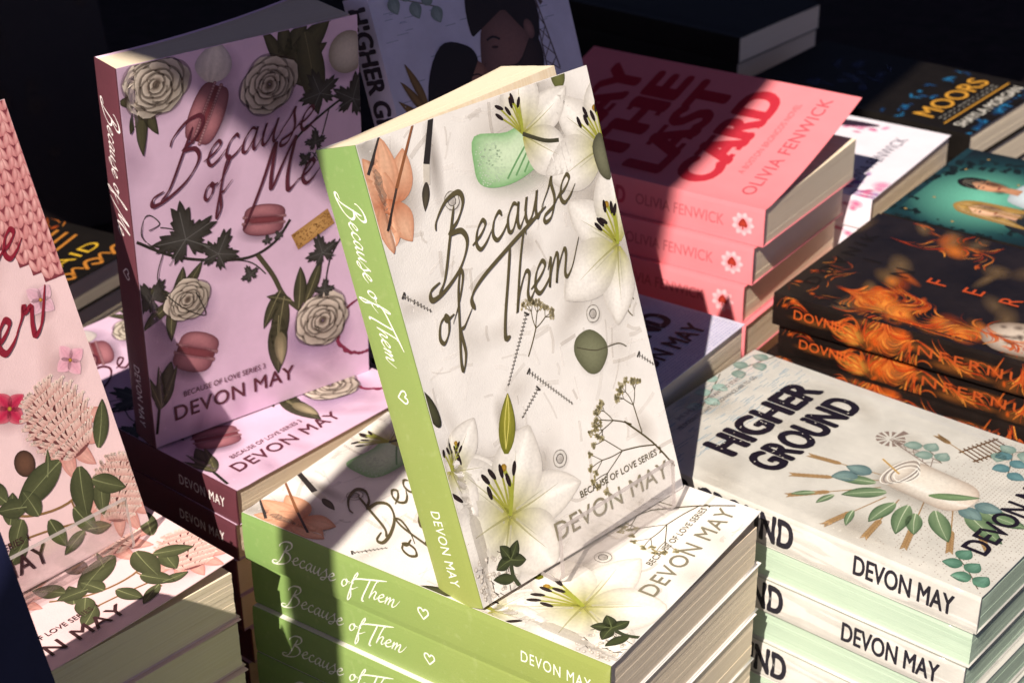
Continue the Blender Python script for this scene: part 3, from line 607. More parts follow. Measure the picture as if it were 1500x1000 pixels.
def art_higher():
    out = []; ink = lin('1f1826'); random.seed(9)
    A = Art()
    for i in range(14): A.shadow(random.uniform(0, 130), random.uniform(0, 203), random.uniform(14, 34), random.uniform(8, 18), random.uniform(0, 180), lin('c9c0b6'), .28, 0)
    for i in range(240): x, y = random.uniform(2, 120), random.uniform(160, 202); A.stroke([(x, y), (x+random.uniform(3, 9), y+random.uniform(-.4, .4))], .35, lin('a9c6dd'), 1, 0, .6)
    dots(A, 2, 128, 2, 66, 1.9, lin('9c8b84'), .42, lambda x, y: min(1, (70-y)/34)*(.35+.65*min(1, x/60)))
    out.append(('cloth_pattern_print', A))
    A = Art(); e1, e2 = lin('9fb3ac'), lin('68857e')
    euc(A, 130, 190, 165, 4, 30, e1, e2); euc(A, 95, 202, 200, 5, 40, lin('b9cfc8'), lin('86aaa2')); euc(A, 4, 4, 48, 5, 26, lin('6f9a88'), lin('38624f')); euc(A, 130, 30, 130, 4, 26, e1, e2); euc(A, 88, 66, 60, 4, 20, e1, e2); euc(A, 120, 44, 200, 4, 24, lin('6f98a0'), lin('486f7a')); out.append(('eucalyptus_print', A))
    A = Art(); windmill(A, 93, 97, 7.5, 30, lin('8d7a74'), 3, -75+90-30); out.append(('windmill_print', A))
    A = Art(); br = lin('6b4f38'); A.at(113, 55, -20)
    for k in range(9): A.stroke([(-11+k*2.8, -7), (-11+k*2.8, 7)], 1.0, br, 3, 0)
    for y in (-5, 5): A.stroke([(-13, y), (13, y)], 1.1, br, 3.2, 0)
    A.pop(); out.append(('picket_fence_print', A))
    A = Art(); wt = lin('a8855e')
    for x, y, a, L in ((60, 84, 100, 36), (56, 80, 122, 44), (50, 78, 138, 46), (44, 72, 165, 40), (46, 66, 185, 38), (58, 44, 205, 40), (52, 56, 196, 42), (60, 38, 222, 34), (104, 62, 70, 18)):
        r = math.radians(a); ex, ey = x+L*math.cos(r), y+L*math.sin(r); A.stroke([(x, y), (ex, ey)], .6, wt, 4, 0)
        for i in range(9):
            t = .55+.05*i; px, py = x+L*t*math.cos(r), y+L*t*math.sin(r)
            for sg in (-1, 1): A.petal(px, py, a+sg*24, 4.2, 1.3, wt, lin('c2a074'), lin('8a6844'), 4.3, 0, .9, 3, 2)
    out.append(('wheat_print', A))
    A = Art(); g1, g2 = lin('7d9472'), lin('3f5a40')
    for x, y, a, L, wd in ((48, 74, 130, 22, 9), (42, 66, 170, 22, 8), (44, 60, 190, 26, 9), (48, 48, 215, 26, 10), (56, 36, 235, 28, 11), (52, 82, 110, 20, 8), (30, 92, 160, 12, 4), (26, 100, 130, 12, 4), (24, 78, 190, 14, 4), (62, 34, 262, 26, 12), (40, 54, 200, 18, 8)): A.leaf(x, y, a, L, wd, g1, g2, 6, .2, lin('c9d4b8'))
    for x, y, a in ((58, 88, 95), (52, 92, 130), (64, 36, 280), (58, 40, 250)): A.petal(x, y, a, 13, 10, lin('5f7a80'), lin('86a0a0'), lin('4c666c'), 6.5, .1)
    out.append(('green_leaf_print', A))
    A = Art(); A.at(66, 58, -96); A.shadow(-3, -4, 28, 22, 0, lin('9a8e84'), .55, 5)
    def jar(t, u):
        uu = u*2-1; x = -21+42*t; hw = 14.5*(.9+.1*min(1, t*8))*math.sqrt(max(.12, 1-max(0, (t-.72)/.28)**2.2*.88)); c = mix(lin('efe9e2'), lin('a3978f'), abs(uu)**3*.9); c = mix(c, lin('d9b8a2'), .55*max(0, t-.35)); c = mix(c, lin('dcb9a0'), .5*max(0, .5-t)); c = mix(c, wht, .5*math.exp(-((uu+.35)/.12)**2)); return x, uu*hw, c, 7
    A.grid(jar, 14, 10)
    A.ell(-20, 0, 6, 15, 0, lin('e9dfd6'), lin('a79890'), 8, n=26)
    for k in range(5): A.ring(-20+k*.7, 0, 14.5-k*1.5, .6, lin('8d8482') if k % 2 else lin('f4f0ec'), 8.4+k*.1, .01, sq=1.0) if False else A.stroke([(-20+k+5.2*math.cos(t), (14.6-k*1.7)*math.sin(t)) for t in [i*.42 for i in range(16)]], .7, lin('8d8482') if k % 2 else lin('f4f0ec'), 8.4+k*.1, 3)
    A.stroke([(-19, -2), (-33, 4)], 1.1, lin('c9a25e'), 9.5, 0); A.petal(2, -8, 35, 24, 6, lin('6f8a60'), lin('86a078'), lin('4a6544'), 9, .15); A.pop(); out.append(('candle_jar_print', A))
    bigtitle(out, 'HIGHER', 'GROUND', ink, 149, 124.5, 17.5)
    A = Art(); A.text("SHE SHOULDN'T WANT TO STAY.", 40, 190, 2.6, lin('6f6866'), 10, .0, width=58); A.text("HE DOESN'T WANT TO CONVINCE HER TO GO.", 33, 184, 2.6, lin('6f6866'), 10, .0, width=72); out.append(('tagline_lettering', A))
    A = Art(); A.text('DEVON MAY', 29, 13, 12, ink, 12, .035, width=84); out.append(('author_lettering', A))
    return out
def art_couple():
    out = []; ink = lin('221a28'); random.seed(21)
    A = Art(); dots(A, 2, 128, 2, 80, 2.0, lin('8d8fc0'), .62, lambda x, y: .9); 
    for i in range(120): x, y = random.uniform(2, 120), random.uniform(80, 202); A.stroke([(x, y), (x+random.uniform(3, 9), y)], .4, lin('b8c4dd'), 1, 0, .5)
    out.append(('cloth_pattern_print', A))
    A = Art(); windmill(A, 106, 184, 9, 44, lin('5b4a4c'), 3, 4); out.append(('windmill_print', A))
    A = Art(); e1, e2 = lin('93a19f'), lin('657572'); euc(A, 10, 200, -20, 5, 34, e1, e2); euc(A, 128, 70, 150, 5, 34, e1, e2); euc(A, 8, 60, 40, 4, 30, e1, e2); out.append(('eucalyptus_print', A))
    A = Art()
    for k in range(6): A.leaf(20, 140-k*6, 105+k*12, 26, 5, lin('8a6b3e'), lin('5a4226'), 3, .1)
    out.append(('dry_leaf_print', A))
    A = Art(); hd, sk, sh = lin('231718'), lin('86605a'), lin('332530'); A.at(-6, -14, 0, 1.12)
    A.blob(cat([(30, 95), (44, 128), (96, 136), (124, 118), (130, 95), (130, 80), (28, 80)], 5, True), sh, lin('2a1e24'), 3, 3)
    A.blob(cat([(60, 128), (62, 160), (72, 172), (88, 168), (96, 150), (92, 130)], 5, True), sk, mix(sk, hd, .5), 4, 4)
    A.blob(cat([(58, 164), (60, 184), (76, 194), (94, 188), (101, 168), (96, 152), (92, 166), (78, 172), (66, 168)], 5, True), hd, hd, 5, 3)
    A.blob(cat([(66, 132), (68, 146), (82, 146), (95, 158), (98, 144), (88, 128)], 5, True), mix(hd, sk, .15), hd, 5, 3); A.ell(93, 160, 3, 5, 10, sk, mix(sk, hd, .5), 6)
    A.blob(cat([(44, 120), (48, 148), (58, 152), (64, 140), (62, 122)], 5, True), lin('a97a68'), lin('7e5548'), 6, 4)
    A.blob(cat([(20, 90), (24, 140), (38, 163), (54, 160), (58, 152), (50, 148), (48, 120), (44, 90)], 5, True), hd, lin('1d1314'), 7, 3)
    A.ell(70, 156, 2.2, .7, -10, lin('3a2422'), lin('3a2422'), 6, n=8, rings=1); A.stroke([(66, 160), (70, 161), (74, 159)], 1.1, hd, 6, 3); A.stroke([(62, 150), (60, 144), (63, 142)], .7, mix(sk, hd, .6), 6, 3); A.stroke([(52, 146), (56, 146), (59, 144)], .8, hd, 6.5, 3); A.ell(60, 131, 2.4, .9, 20, lin('8a4a48'), lin('6a3836'), 6.6, n=8, rings=1); A.pop()
    out.append(('embracing_couple_print', A))
    bigtitle(out, 'HIGHER', 'GROUND', ink, 58, 36, 17)
    A = Art(); A.text("HE DOESN'T WANT TO CONVINCE HER TO GO.", 33, 194, 2.6, ink, 10, .0, width=72); out.append(('tagline_lettering', A))
    A = Art(); A.text('DEVON MAY', 26, 15, 12, ink, 12, .035, width=88); out.append(('author_lettering', A))
    return out
def art_card():
    out = []; rd = lin('b42a3a')
    for t, y in (('PLAY', 150), ('THE', 116), ('LAST', 82), ('CARD', 47)):
        A = Art(); A.text(t, 14, y, 25, rd, 4, .075, width=102)
        # slab serifs
        n = len(t)
        for i in range(n):
            x0 = 14+102*i/n+1.2; x1 = 14+102*(i+1)/n-1.2
            if t[i] in 'PLAYTHERD':
                for yy in ((0, 3.4),) if t[i] in 'PYTLR' else ((0, 3.4), (21.6, 25)): 
                    if t[i] in 'AHR': A.blob([(x0-.8, y+yy[0]), (x0+9, y+yy[0]), (x0+9, y+yy[1]), (x0-.8, y+yy[1])], rd, rd, 4.5, 1); A.blob([(x1-9, y+yy[0]), (x1+.8, y+yy[0]), (x1+.8, y+yy[1]), (x1-9, y+yy[1])], rd, rd, 4.5, 1)
        out.append(('title_lettering', A))
    A = Art(); A.text('A BOSTON BRONCOS NOVEL', 32, 32.5, 4.2, lin('bf5f68'), 4, .0, width=80); out.append(('series_lettering', A))
    A = Art(); A.text('OLIVIA FENWICK', 12, 15.5, 8.6, lin('b8505c'), 4, .006, track=.06, width=110); out.append(('author_lettering', A))
    return out
def flames(A, n, x0, x1, y0, y1, lay=3, up=90, big=1.0):
    for i in range(n*3):
        x, y = random.uniform(x0, x1), random.uniform(y0, y1); pts = [(x, y)]; st = random.uniform(1.6, 3.0)*big; ph = random.uniform(-.3, .3)
        for k in range(8):
            a = math.radians(up)+1.1*math.sin(x*.16+y*.05)+.9*math.sin(y*.13-x*.07+1.0)+ph; x += st*math.cos(a); y += st*math.sin(a); pts.append((x, y))
        hot = random.random()**1.6; c = mix(lin('b83c14'), lin('ffae48'), hot); wd = random.uniform(.25, 1.5)*big
        A.stroke(pts, lambda t: wd*math.sin(math.pi*min(1, t*.9+.08))+.06, c, lay+random.random()*2, 3, random.uniform(.35, .9), lin('a83414'))
    for i in range(max(3, n//5)): A.shadow(random.uniform(x0, x1), random.uniform(y0, y1), random.uniform(3, 7)*big, random.uniform(2, 4)*big, random.uniform(0, 180), lin('e8641e'), .6, lay-.5)
def art_inferno():
    out = []; random.seed(31)
    A = Art()
    for i in range(22): A.shadow(random.uniform(0, 140), random.uniform(0, 210), random.uniform(8, 24), random.uniform(4, 12), random.uniform(-20, 40), lin('7d6448'), random.uniform(.3, .6), 0)
    out.append(('smoke_print', A))
    A = Art()
    for x, y, r in ((24, 152, 22), (12, 138, 18), (34, 160, 16), (14, 112, 16), (16, 88, 18), (118, 150, 16), (60, 160, 14)):
        for k in range(5): A.shadow(x+random.uniform(-8, 8), y+random.uniform(-8, 8), r*random.uniform(.5, 1.1), r*random.uniform(.25, .6), random.uniform(0, 60), lin(('7a4a24', 'b0481a', 'e06a24', '8a6a44', 'f08a38')[k]), .5, 1+.2*k)
    flames(A, 46, 4, 40, 128, 170, 3, 60, .9); flames(A, 40, 2, 26, 60, 130, 3, 60, .9); flames(A, 14, 95, 135, 120, 175, 3, 60, .7); flames(A, 10, 4, 60, 185, 206, 3, 20, .5); flames(A, 22, 3, 40, 10, 60, 3, 60, .8)
    for x, y, r in ((22, 150, 9), (14, 138, 8), (32, 158, 6), (12, 100, 8)): A.shadow(x, y, r*1.4, r, 20, lin('ff9a3c'), .75, 2)
    out.append(('flame_print', A))
    A = Art(); A.ell(24, 70, 20, 22, 0, lin('cfc0b2'), lin('7a685c'), 3, n=30, rings=5, wob=.02)
    for i in range(14): A.shadow(24+random.uniform(-14, 14), 70+random.uniform(-15, 15), random.uniform(2, 6), random.uniform(1.5, 4), random.uniform(0, 180), lin('5e4c44'), .6, 4)
    out.append(('moon_print', A))
    A = Art(); oc = lin('b5471f'); dk = lin('120d0d')
    for i, ch in enumerate('INFERNUM'): A.text(ch, 66 if ch != 'I' else 72, 176-i*22.5, 12, dk if i < 2 else oc, 7, .0, align='c')
    out.append(('title_lettering', A))
    A = Art(); A.text('DOVNIK', 22, 194, 9, dk, 7, .0, track=.5, width=86); out.append(('author_lettering', A))
    return out
def art_teal():
    out = []; random.seed(41); A = Art()
    def bgf(t, u):
        x, y = 140*t, 205*u; d = math.hypot((x-58)/60, (y-165)/52); c = mix(lin('6fbfa6'), lin('123a40'), min(1, d)); c = mix(c, lin('0d1418'), min(1, max(0, d-.85)*1.6)); return x, y, c, 0
    A.grid(bgf, 16, 22); out.append(('teal_sky_print', A))
    A = Art()
    for i in range(150): t = random.random()*6.283; r = random.uniform(.85, 1.2); A.ell(58+62*r*math.cos(t), 160+54*r*math.sin(t), random.uniform(1, 5), random.uniform(1, 3.5), random.uniform(0, 180), lin('10211f'), lin('0b1313'), 1, n=8, rings=1, wob=.3)
    for i in range(14): A.ell(random.uniform(5, 135), random.uniform(110, 203), 1.2, 1.2, 0, lin('d8b56a'), lin('6b4d22'), 2, n=8, rings=1)
    out.append(('foliage_print', A))
    def person(x, y, hair, skin, top, long_):
        A = Art()
        A.blob(cat([(x-24, y-62), (x-20, y-26), (x-7, y-19), (x+7, y-19), (x+20, y-26), (x+24, y-62)], 4, True), top, mix(top, (0, 0, 0), .45), 3, 3)
        if long_: A.blob(cat([(x-15, y-38), (x-13, y+4), (x-8, y+16), (x+1, y+19), (x+9, y+15), (x+13, y+2), (x+14, y-38), (x+7, y-16), (x-7, y-16)], 4, True), hair, mix(hair, (0.05, .03, .01), .5), 4, 3)
        A.blob([(x-5, y-24), (x+5, y-24), (x+4.5, y-8), (x-4.5, y-8)], mix(skin, (0.2, .08, .04), .35), mix(skin, (0.2, .08, .04), .55), 4.6, 2)
        A.blob(cat([(x-8.5, y+6), (x-8, y-6), (x-4, y-14), (x, y-16), (x+4, y-14), (x+8, y-6), (x+8.5, y+6), (x+4, y+13), (x-4, y+13)], 4, True), skin, mix(skin, (.25, .1, .05), .5), 5, 4, cen=(x-2, y))
        A.blob(cat([(x-9.5, y+2), (x-9, y+14), (x, y+20), (x+9, y+14), (x+9.5, y+2), (x+7, y+9), (x, y+11.5), (x-7, y+9)], 4, True), hair, mix(hair, (0, 0, 0), .4), 6, 2)
        for s in (-1, 1): A.ell(x+s*3.7, y+.5, 1.7, .8, 0, lin('2a1a18'), lin('4a302a'), 6.5, n=8, rings=1); A.stroke([(x+s*1.8, y+3), (x+s*4, y+3.8), (x+s*6, y+2.8)], .9, mix(hair, (0, 0, 0), .4), 6.5, 3)
        A.stroke([(x+.6, y), (x+1.4, y-4.5), (x-.6, y-5)], .7, mix(skin, (.25, .1, .05), .55), 6.4, 3); A.ell(x, y-9, 2.9, .95, 0, lin('a3524a'), lin('7a3a34'), 6.5, n=10, rings=1)
        A.shadow(x+5, y-3, 6, 13, 0, lin('2a1410'), .75, 6.7); A.shadow(x-6, y-12, 5, 5, 0, lin('3a1c14'), .5, 6.7)
        for k in range(16): a0 = random.uniform(-1, 1); A.stroke([(x+a0*4, y+16), (x+a0*10, y+8), (x+a0*(14 if long_ else 9.5), y-(26 if long_ else -3))], .5, mix(hair, (1, .9, .7) if k % 2 else (0, 0, 0), .25), 6.9, 4, .7)
        A.shadow(x, y-45, 24, 16, 0, lin('0c1213'), .7, 7)
        out.append(('portrait_print', A))
    person(80, 172, lin('1d1614'), lin('d39a76'), lin('cfdde6'), False); person(40, 158, lin('b8924e'), lin('e6b898'), lin('20262a'), True)
    A = Art(); A.blob([(0, 60), (140, 60), (140, 0), (0, 0)], lin('14100f'), lin('0d0b0b'), 7, 2); flames(A, 26, 4, 60, 62, 90, 8, 70, .8); out.append(('flame_print', A))
    return out
def art_fenwick():
    out = []; random.seed(51); A = Art()
    for x, y, r in ((20, 20, 16), (5, 60, 18), (118, 190, 22), (100, 90, 15), (125, 60, 12), (128, 100, 14), (8, 6, 12)):
        for k in range(12): A.shadow(x+random.gauss(0, r*.5), y+random.gauss(0, r*.5), random.uniform(2, r*.6), random.uniform(2, r*.5), random.uniform(0, 180), random.choice((lin('d9478a'), lin('e887b5'), lin('a05bb0'))), .75, 1+k*.05)
    out.append(('ink_splash_print', A))
    A = Art(); A.blob(cat([(128, 50), (118, 70), (112, 100), (122, 104), (130, 70)], 4, True), lin('2a1c2a'), lin('3a2436'), 4, 2); A.blob([(0, 34), (30, 34), (34, 52), (0, 60)], lin('2b2650'), lin('2b2650'), 3, 1); out.append(('dark_shape_print', A))
    A = Art(); A.text('OLIVIA FENWICK', 14, 22, 9, lin('6d6578'), 6, .0, track=.05, width=100); out.append(('author_lettering', A))
    return out
def art_moors():
    out = []; random.seed(61); gd = lin('c8902e')
    A = Art()
    for i in range(60): A.shadow(random.uniform(0, 130), random.choice((random.uniform(0, 12), random.uniform(60, 80))), random.uniform(2, 7), random.uniform(1, 3), random.uniform(0, 180), random.choice((lin('1f5f9c'), lin('2a86c0'), lin('153a66'))), .8, 1)
    for i in range(16): A.shadow(random.uniform(30, 100), random.uniform(110, 170), random.uniform(4, 14), random.uniform(2, 6), random.uniform(0, 90), lin('33467c'), .55, 1)
    out.append(('blue_sparkle_print', A))
    A = Art(); A.text('MOORS', 16, 40, 17, gd, 4, .01, width=100); A.stroke([(10, 27), (122, 27)], 1.3, gd, 4, 0); out.append(('title_lettering', A))
    A = Art(); A.text('SHAYLA MORGAN', 12, 12, 9, lin('d8d4cc'), 4, .0, width=106); [A.stroke([(x, y), (x+random.uniform(2, 6), y)], 1.1, lin('8c8880'), 4, 0) for y in (31.5, 35.5) for x in range(18, 110, 8)]; out.append(('author_lettering', A))
    return out
def art_kincaid():
    out = []; random.seed(71); gd = lin('d0a72e'); og = lin('b8762c'); A = Art()
    for k in range(5): x = 12+k*26; A.stroke([(x-10, 5), (x-2, 14), (x+6, 10), (x+2, 4), (x-3, 8)], 2.4, og, 3, 6); A.stroke([(x+4, 5), (x+12, 14), (x+16, 8)], 1.8, og, 3, 6)
    A.stroke([(6, 40), (40, 36), (60, 46), (70, 60)], 2.4, gd, 3, 6); A.blob([(12, 50), (26, 48), (28, 66), (16, 68)], gd, gd, 3, 1)
    for k in range(3): A.stroke([(88, 42+k*8), (118, 48+k*8)], 2.2, og, 3, 0)
    flames(A, 16, 80, 128, 64, 100, 3, 60, .8); out.append(('gold_ornament_print', A))
    A = Art(); A.text('KINCAID', 14, 22, 10, gd, 4, .0, track=.12, width=100); out.append(('author_lettering', A))
    return out
# spines (x from head, y from back cover)
def sp_script(t, T, col, name_col=None, x0=22, xh=4.6):
    out = []; A = Art(); A.script(t, x0, T*1000*.36, xh, col, 1.05, 0, .35, 2, .98); out.append(('title_lettering', A))
    A = Art(); heart(A, 107, T*500, 3.0, col, .75, -90+90); out.append(('heart_mark', A))
    A = Art(); A.text('DEVON MAY', 159, T*500-2.9, 5.6, name_col or col, 2, .005, track=.15, width=35); out.append(('author_lettering', A)); return out
def sp_higher(T, ink):
    out = []; A = Art(); A.text('HIGHER GROUND', 6, T*500-7.2, 14.4, ink, 2, .06, width=102); out.append(('title_lettering', A))
    A = Art(); A.text('DEVON MAY', 141, T*500-5, 10, ink, 2, .04, width=50); out.append(('author_lettering', A)); return out
def sp_card(T):
    out = []; rd = lin('c8485a'); c = T*500
    A = Art(); A.text('PLAY THE LAST CARD', 8, c-5.5, 11, rd, 2, .06, width=98); out.append(('title_lettering', A))
    A = Art(); A.text('OLIVIA FENWICK', 114, c-3.6, 7, lin('c0606a'), 2, .004, width=62); out.append(('author_lettering', A))
    A = Art(); A.at(189, c)
    for i in range(9): a = 40*i; A.petal(3.6*math.cos(math.radians(a)), 3.6*math.sin(math.radians(a)), a, 4.2, 4.0, lin('f3a9b2'), lin('f6bcc3'), lin('ef9aa5'), 2, 0)
    A.ell(0, 0, 4.4, 4.4, 0, lin('ee98a2'), lin('ee98a2'), 2.2, n=16); A.blob(cat([(-3, -1), (-1.6, -2.2), (0, -1), (1.6, -2.2), (3, -1), (2.6, 1), (0, 3.8), (-2.6, 1)], 3, True), lin('b03a2a'), lin('7e2018'), 2.6, 2); A.stroke([(0, -1), (0, -3.6)], 1.0, lin('8e281c'), 2.7, 0)
    A.pop(); out.append(('spade_emblem', A)); return out
def sp_inferno(T):
    out = []; random.seed(33); oc = lin('d2551f'); c = T*500
    A = Art(); flames(A, 44, 45, 92, 1, T*1000-3, 1, 160, .7); flames(A, 26, 100, 202, 1, 12, 1, 150, .7); [A.shadow(random.uniform(8, 200), random.uniform(2, 18), random.uniform(6, 18), random.uniform(2, 6), 0, lin('8a5226'), .5, .3) for _ in range(14)]; flames(A, 5, 2, 14, 12, 19, 1, -30, .5); [A.shadow(66+random.uniform(-18, 22), c+random.uniform(-5, 5), random.uniform(6, 14), random.uniform(4, 9), 0, lin(q), .7, .4+.05*j) for j, q in enumerate(('8a4a20', 'c8521c', 'f08a30', 'e0641e', 'ffb04a', '9a5a30'))]; out.append(('flame_print', A))
    A = Art(); A.text('DOVNIK', 14, c-2.8, 5.8, lin('c0541f'), 4, .0, width=34); out.append(('author_lettering', A))
    A = Art(); A.text('INFERNUM', 86, c-3.0, 6.0, lin('a84a1e'), 4, .0, track=.3, width=80); out.append(('title_lettering', A)); return out

# ------------------------------------------------------------------ the setting: cloth-covered table, with an unseen canopy and post added to cast shade on it
cloth = mat('dark_table_cloth', '2c2122', rough=0.95, nscale=40, namt=.25, bump=.6, bscale=1500, spec=.1)
v, f = boxv(-0.75, 2.6, -1.1, 2.4, TABLE_Z-.03, TABLE_Z)
tb = mesh_obj('table_surface', v, f, cloth); tb['kind'] = 'structure'
aw = [(-.884, -.012), (-.862, .125), (-.85, 2.3), (2.4, 2.3), (2.4, .16)]  # unseen canopy, its outline shaped so the edges throw the background shade
V = [(x, y, 1.05) for x, y in aw]+[(x, y, 1.065) for x, y in aw]; n = len(aw)
F = [tuple(range(n-1, -1, -1)), tuple(range(n, 2*n))]+[(i, (i+1) % n, n+(i+1) % n, n+i) for i in range(n)]
a_ = mesh_obj('shade_canopy', V, F, mat('shade_canopy_canvas', '3a3230', rough=.9, nscale=30, namt=.1)); a_['label'] = 'unseen dark canopy overhead, shaped to cast shade over the back of the stall'; a_['category'] = 'shade_canopy'
def tube(x, y, z0, z1, r, n=20):
    V = [(x+r*math.cos(2*math.pi*i/n), y+r*math.sin(2*math.pi*i/n), z) for z in (z0, z1) for i in range(n)]
    return V, [(i, (i+1) % n, n+(i+1) % n, n+i) for i in range(n)]+[tuple(range(n-1, -1, -1)), tuple(range(n, 2*n))]
V, F = tube(-.5204, .0717, TABLE_Z, 1.05, .0165)  # unseen post, placed so its shadow falls as a band on the green spines
po = mesh_obj('shade_post', V, F, mat('post_paint', '4a4644', rough=.5)); po['label'] = 'unseen slim round post, placed to cast a shadow band across the front stack'; po['category'] = 'post'

# ------------------------------------------------------------------ stacks
def stack(name, n, top, T, place, make, first_label, labels, group):
    """top book measured, the ones under it share out the height down to the table"""
    books = []; z = top; Tn = (top-TABLE_Z-T-.0002*n)/(n-1)
    for i in range(n):
        t = T if i == 0 else Tn; dx, dy, dr = (0, 0, 0) if i == 0 else (random.uniform(-.0025, .0025), random.uniform(-.003, .003), random.uniform(-.012, .012))
        books.append(make(i, place, dx, dy, dr, z, t, (first_label if i == 0 else labels(i)))); z -= t+.0002
    return books
ORD = ['top', 'second', 'third', 'fourth', 'fifth', 'sixth', 'seventh', 'eighth', 'ninth', 'tenth']
def place_flat(p, dx, dy, dr, z): return flatM(p[0]+dx, p[1]+dy, z, p[2]+dr)
def lower(what): return lambda i: f'{what}, {ORD[i]} from the top of its stack'
THEM, ME, HER, HIGH, COUP = art_them(), art_me(), art_her(), art_higher(), art_couple()
# --- cover stocks
mw = mat('white_linen_cover', 'eae6e2', rough=.42, nscale=28, namt=.05, bump=.25, bscale=1400, spec=.4)
mg = mat('leaf_green_spine', '8fa25e', rough=.45, nscale=22, namt=.1, bump=.25, bscale=1400, col2='7d9a50')
ml = mat('lilac_cover', 'dcbcd6', rough=.45, nscale=28, namt=.05, bump=.2, bscale=1400)
def ramp_y(m, c0, c1):   # printed gradient from foot to head
    n = m.node_tree; p = n.nodes['Principled BSDF']; old = p.inputs['Base Color'].links[0].from_socket
    tc = n.nodes.new('ShaderNodeTexCoord'); sx = n.nodes.new('ShaderNodeSeparateXYZ'); n.links.new(tc.outputs['Object'], sx.inputs[0])
    mr = n.nodes.new('ShaderNodeMapRange'); mr.inputs['From Max'].default_value = .203; n.links.new(sx.outputs['Y'], mr.inputs[0])
    r = n.nodes.new('ShaderNodeValToRGB'); r.color_ramp.elements[0].color = (*lin(c0), 1); r.color_ramp.elements[1].color = (*lin(c1), 1); n.links.new(mr.outputs[0], r.inputs[0])
    wn = n.nodes.new('ShaderNodeTexNoise'); wn.inputs['Scale'].default_value = 260; wn.inputs['Detail'].default_value = 6; n.links.new(tc.outputs['Object'], wn.inputs[0])
    wr = n.nodes.new('ShaderNodeMapRange'); wr.inputs['From Min'].default_value = .60; wr.inputs['From Max'].default_value = .78; wr.inputs['To Max'].default_value = .14; n.links.new(wn.outputs['Fac'], wr.inputs[0])
    a = n.nodes.new('ShaderNodeMix'); a.data_type = 'RGBA'; a.inputs[0].default_value = .65; n.links.new(old, a.inputs[6]); n.links.new(r.outputs[0], a.inputs[7])
    b = n.nodes.new('ShaderNodeMix'); b.data_type = 'RGBA'; n.links.new(wr.outputs[0], b.inputs[0]); n.links.new(a.outputs[2], b.inputs[6]); b.inputs[7].default_value = (*lin('c9d2a0'), 1); n.links.new(b.outputs[2], p.inputs['Base Color'])
ramp_y(mg, 'a1a558', '7ba060')
mm = mat('maroon_spine', '633640', rough=.42, nscale=28, namt=.08, bump=.25, bscale=1400)
mp_ = mat('blush_cover', 'ecccd0', rough=.45, nscale=28, namt=.04, bump=.2, bscale=1400)
mh = mat('warm_white_cover', 'd9d5d1', rough=.4, nscale=45, namt=.07, bump=.2, bscale=1200)
mc = mat('pale_blue_cover', 'c9c6dc', rough=.45, nscale=45, namt=.06, bump=.3, bscale=1200)
mk = mat('coral_pink_cover', 'e8838c', rough=.42, nscale=35, namt=.03, bump=.2, bscale=1300)
md = mat('charred_black_cover', '1d1614', rough=.35, nscale=30, namt=.3, bump=.2, bscale=1000)
mt = mat('deep_teal_cover', '143236', rough=.35, nscale=30, namt=.2)
mf = mat('bright_white_cover', 'e4dfea', rough=.42, nscale=30, namt=.03)
mb = mat('black_cover', '15110f', rough=.65, nscale=30, namt=.2, spec=.12)
mn = mat('navy_cover', '1d2040', rough=.45, nscale=30, namt=.12, bump=.2)

# green-spined stack in front
def mk_green(i, p, dx, dy, dr, z, t, lab):
    b = Book('paperback_book', lab, place_flat(p, dx, dy, dr, z), W, H, t, mw, mg, lift=(.003 if i == 0 else .0), lp=2.2, ky=.3, fan=(-.004 if i == 0 else -.0012), group='white floral paperbacks with green spines, stacked', seed=i)
    if i == 0: b.cover_print(THEM)
    b.spine_print(sp_script('Because of Them', t, lin('eef0e2'))); return b
stack('g', 6, 0.0, .0261, (0, 0, 0), mk_green, 'white lily-covered paperback lying under the clear display stand, green spine outward', lower('green-spined paperback in the front pile'), '')
# lilac stack
def mk_me(i, p, dx, dy, dr, z, t, lab):
    b = Book('paperback_book', lab, place_flat(p, dx, dy, dr, z), W, H, t, ml, mm, lift=(.001 if i == 0 else 0), fan=-.0006, group='lilac rose paperbacks with maroon spines, stacked', seed=20+i)
    if i == 0: b.cover_print(ME)
    b.spine_print(sp_script('Because of Me', t, lin('efe6e6'))); return b
stack('p', 7, -.011, .0202, (.0245, .2307, -.103), mk_me, 'lilac rose paperback lying flat beneath the upright lilac book', lower('maroon-spined paperback in the lilac pile'), '')
# blush stack on the left
lsx, lsy = -.032-W*math.cos(-.134), .178-W*math.sin(-.134)
def mk_her(i, p, dx, dy, dr, z, t, lab):
    b = Book('paperback_book', lab, place_flat(p, dx, dy, dr, z), W, H, t, mp_, mp_, lift=(.0045 if i == 0 else 0), ky=.4, fan=(-.001), group='blush protea paperbacks, stacked', seed=40+i)
    if i == 0: b.cover_print(HER)
    A = Art(); A.script('Because of Her', 22, t*360, 4.6, lin('8c1f33'), 1.05, 0, .35, 2); b.spine_print([('title_lettering', A)]); return b
stack('l', 6, -.004, .026, (lsx, lsy, -.134), mk_her, 'blush protea paperback lying flat at lower left under its clear stand', lower('cream-paged blush paperback in the lower-left stack'), '')
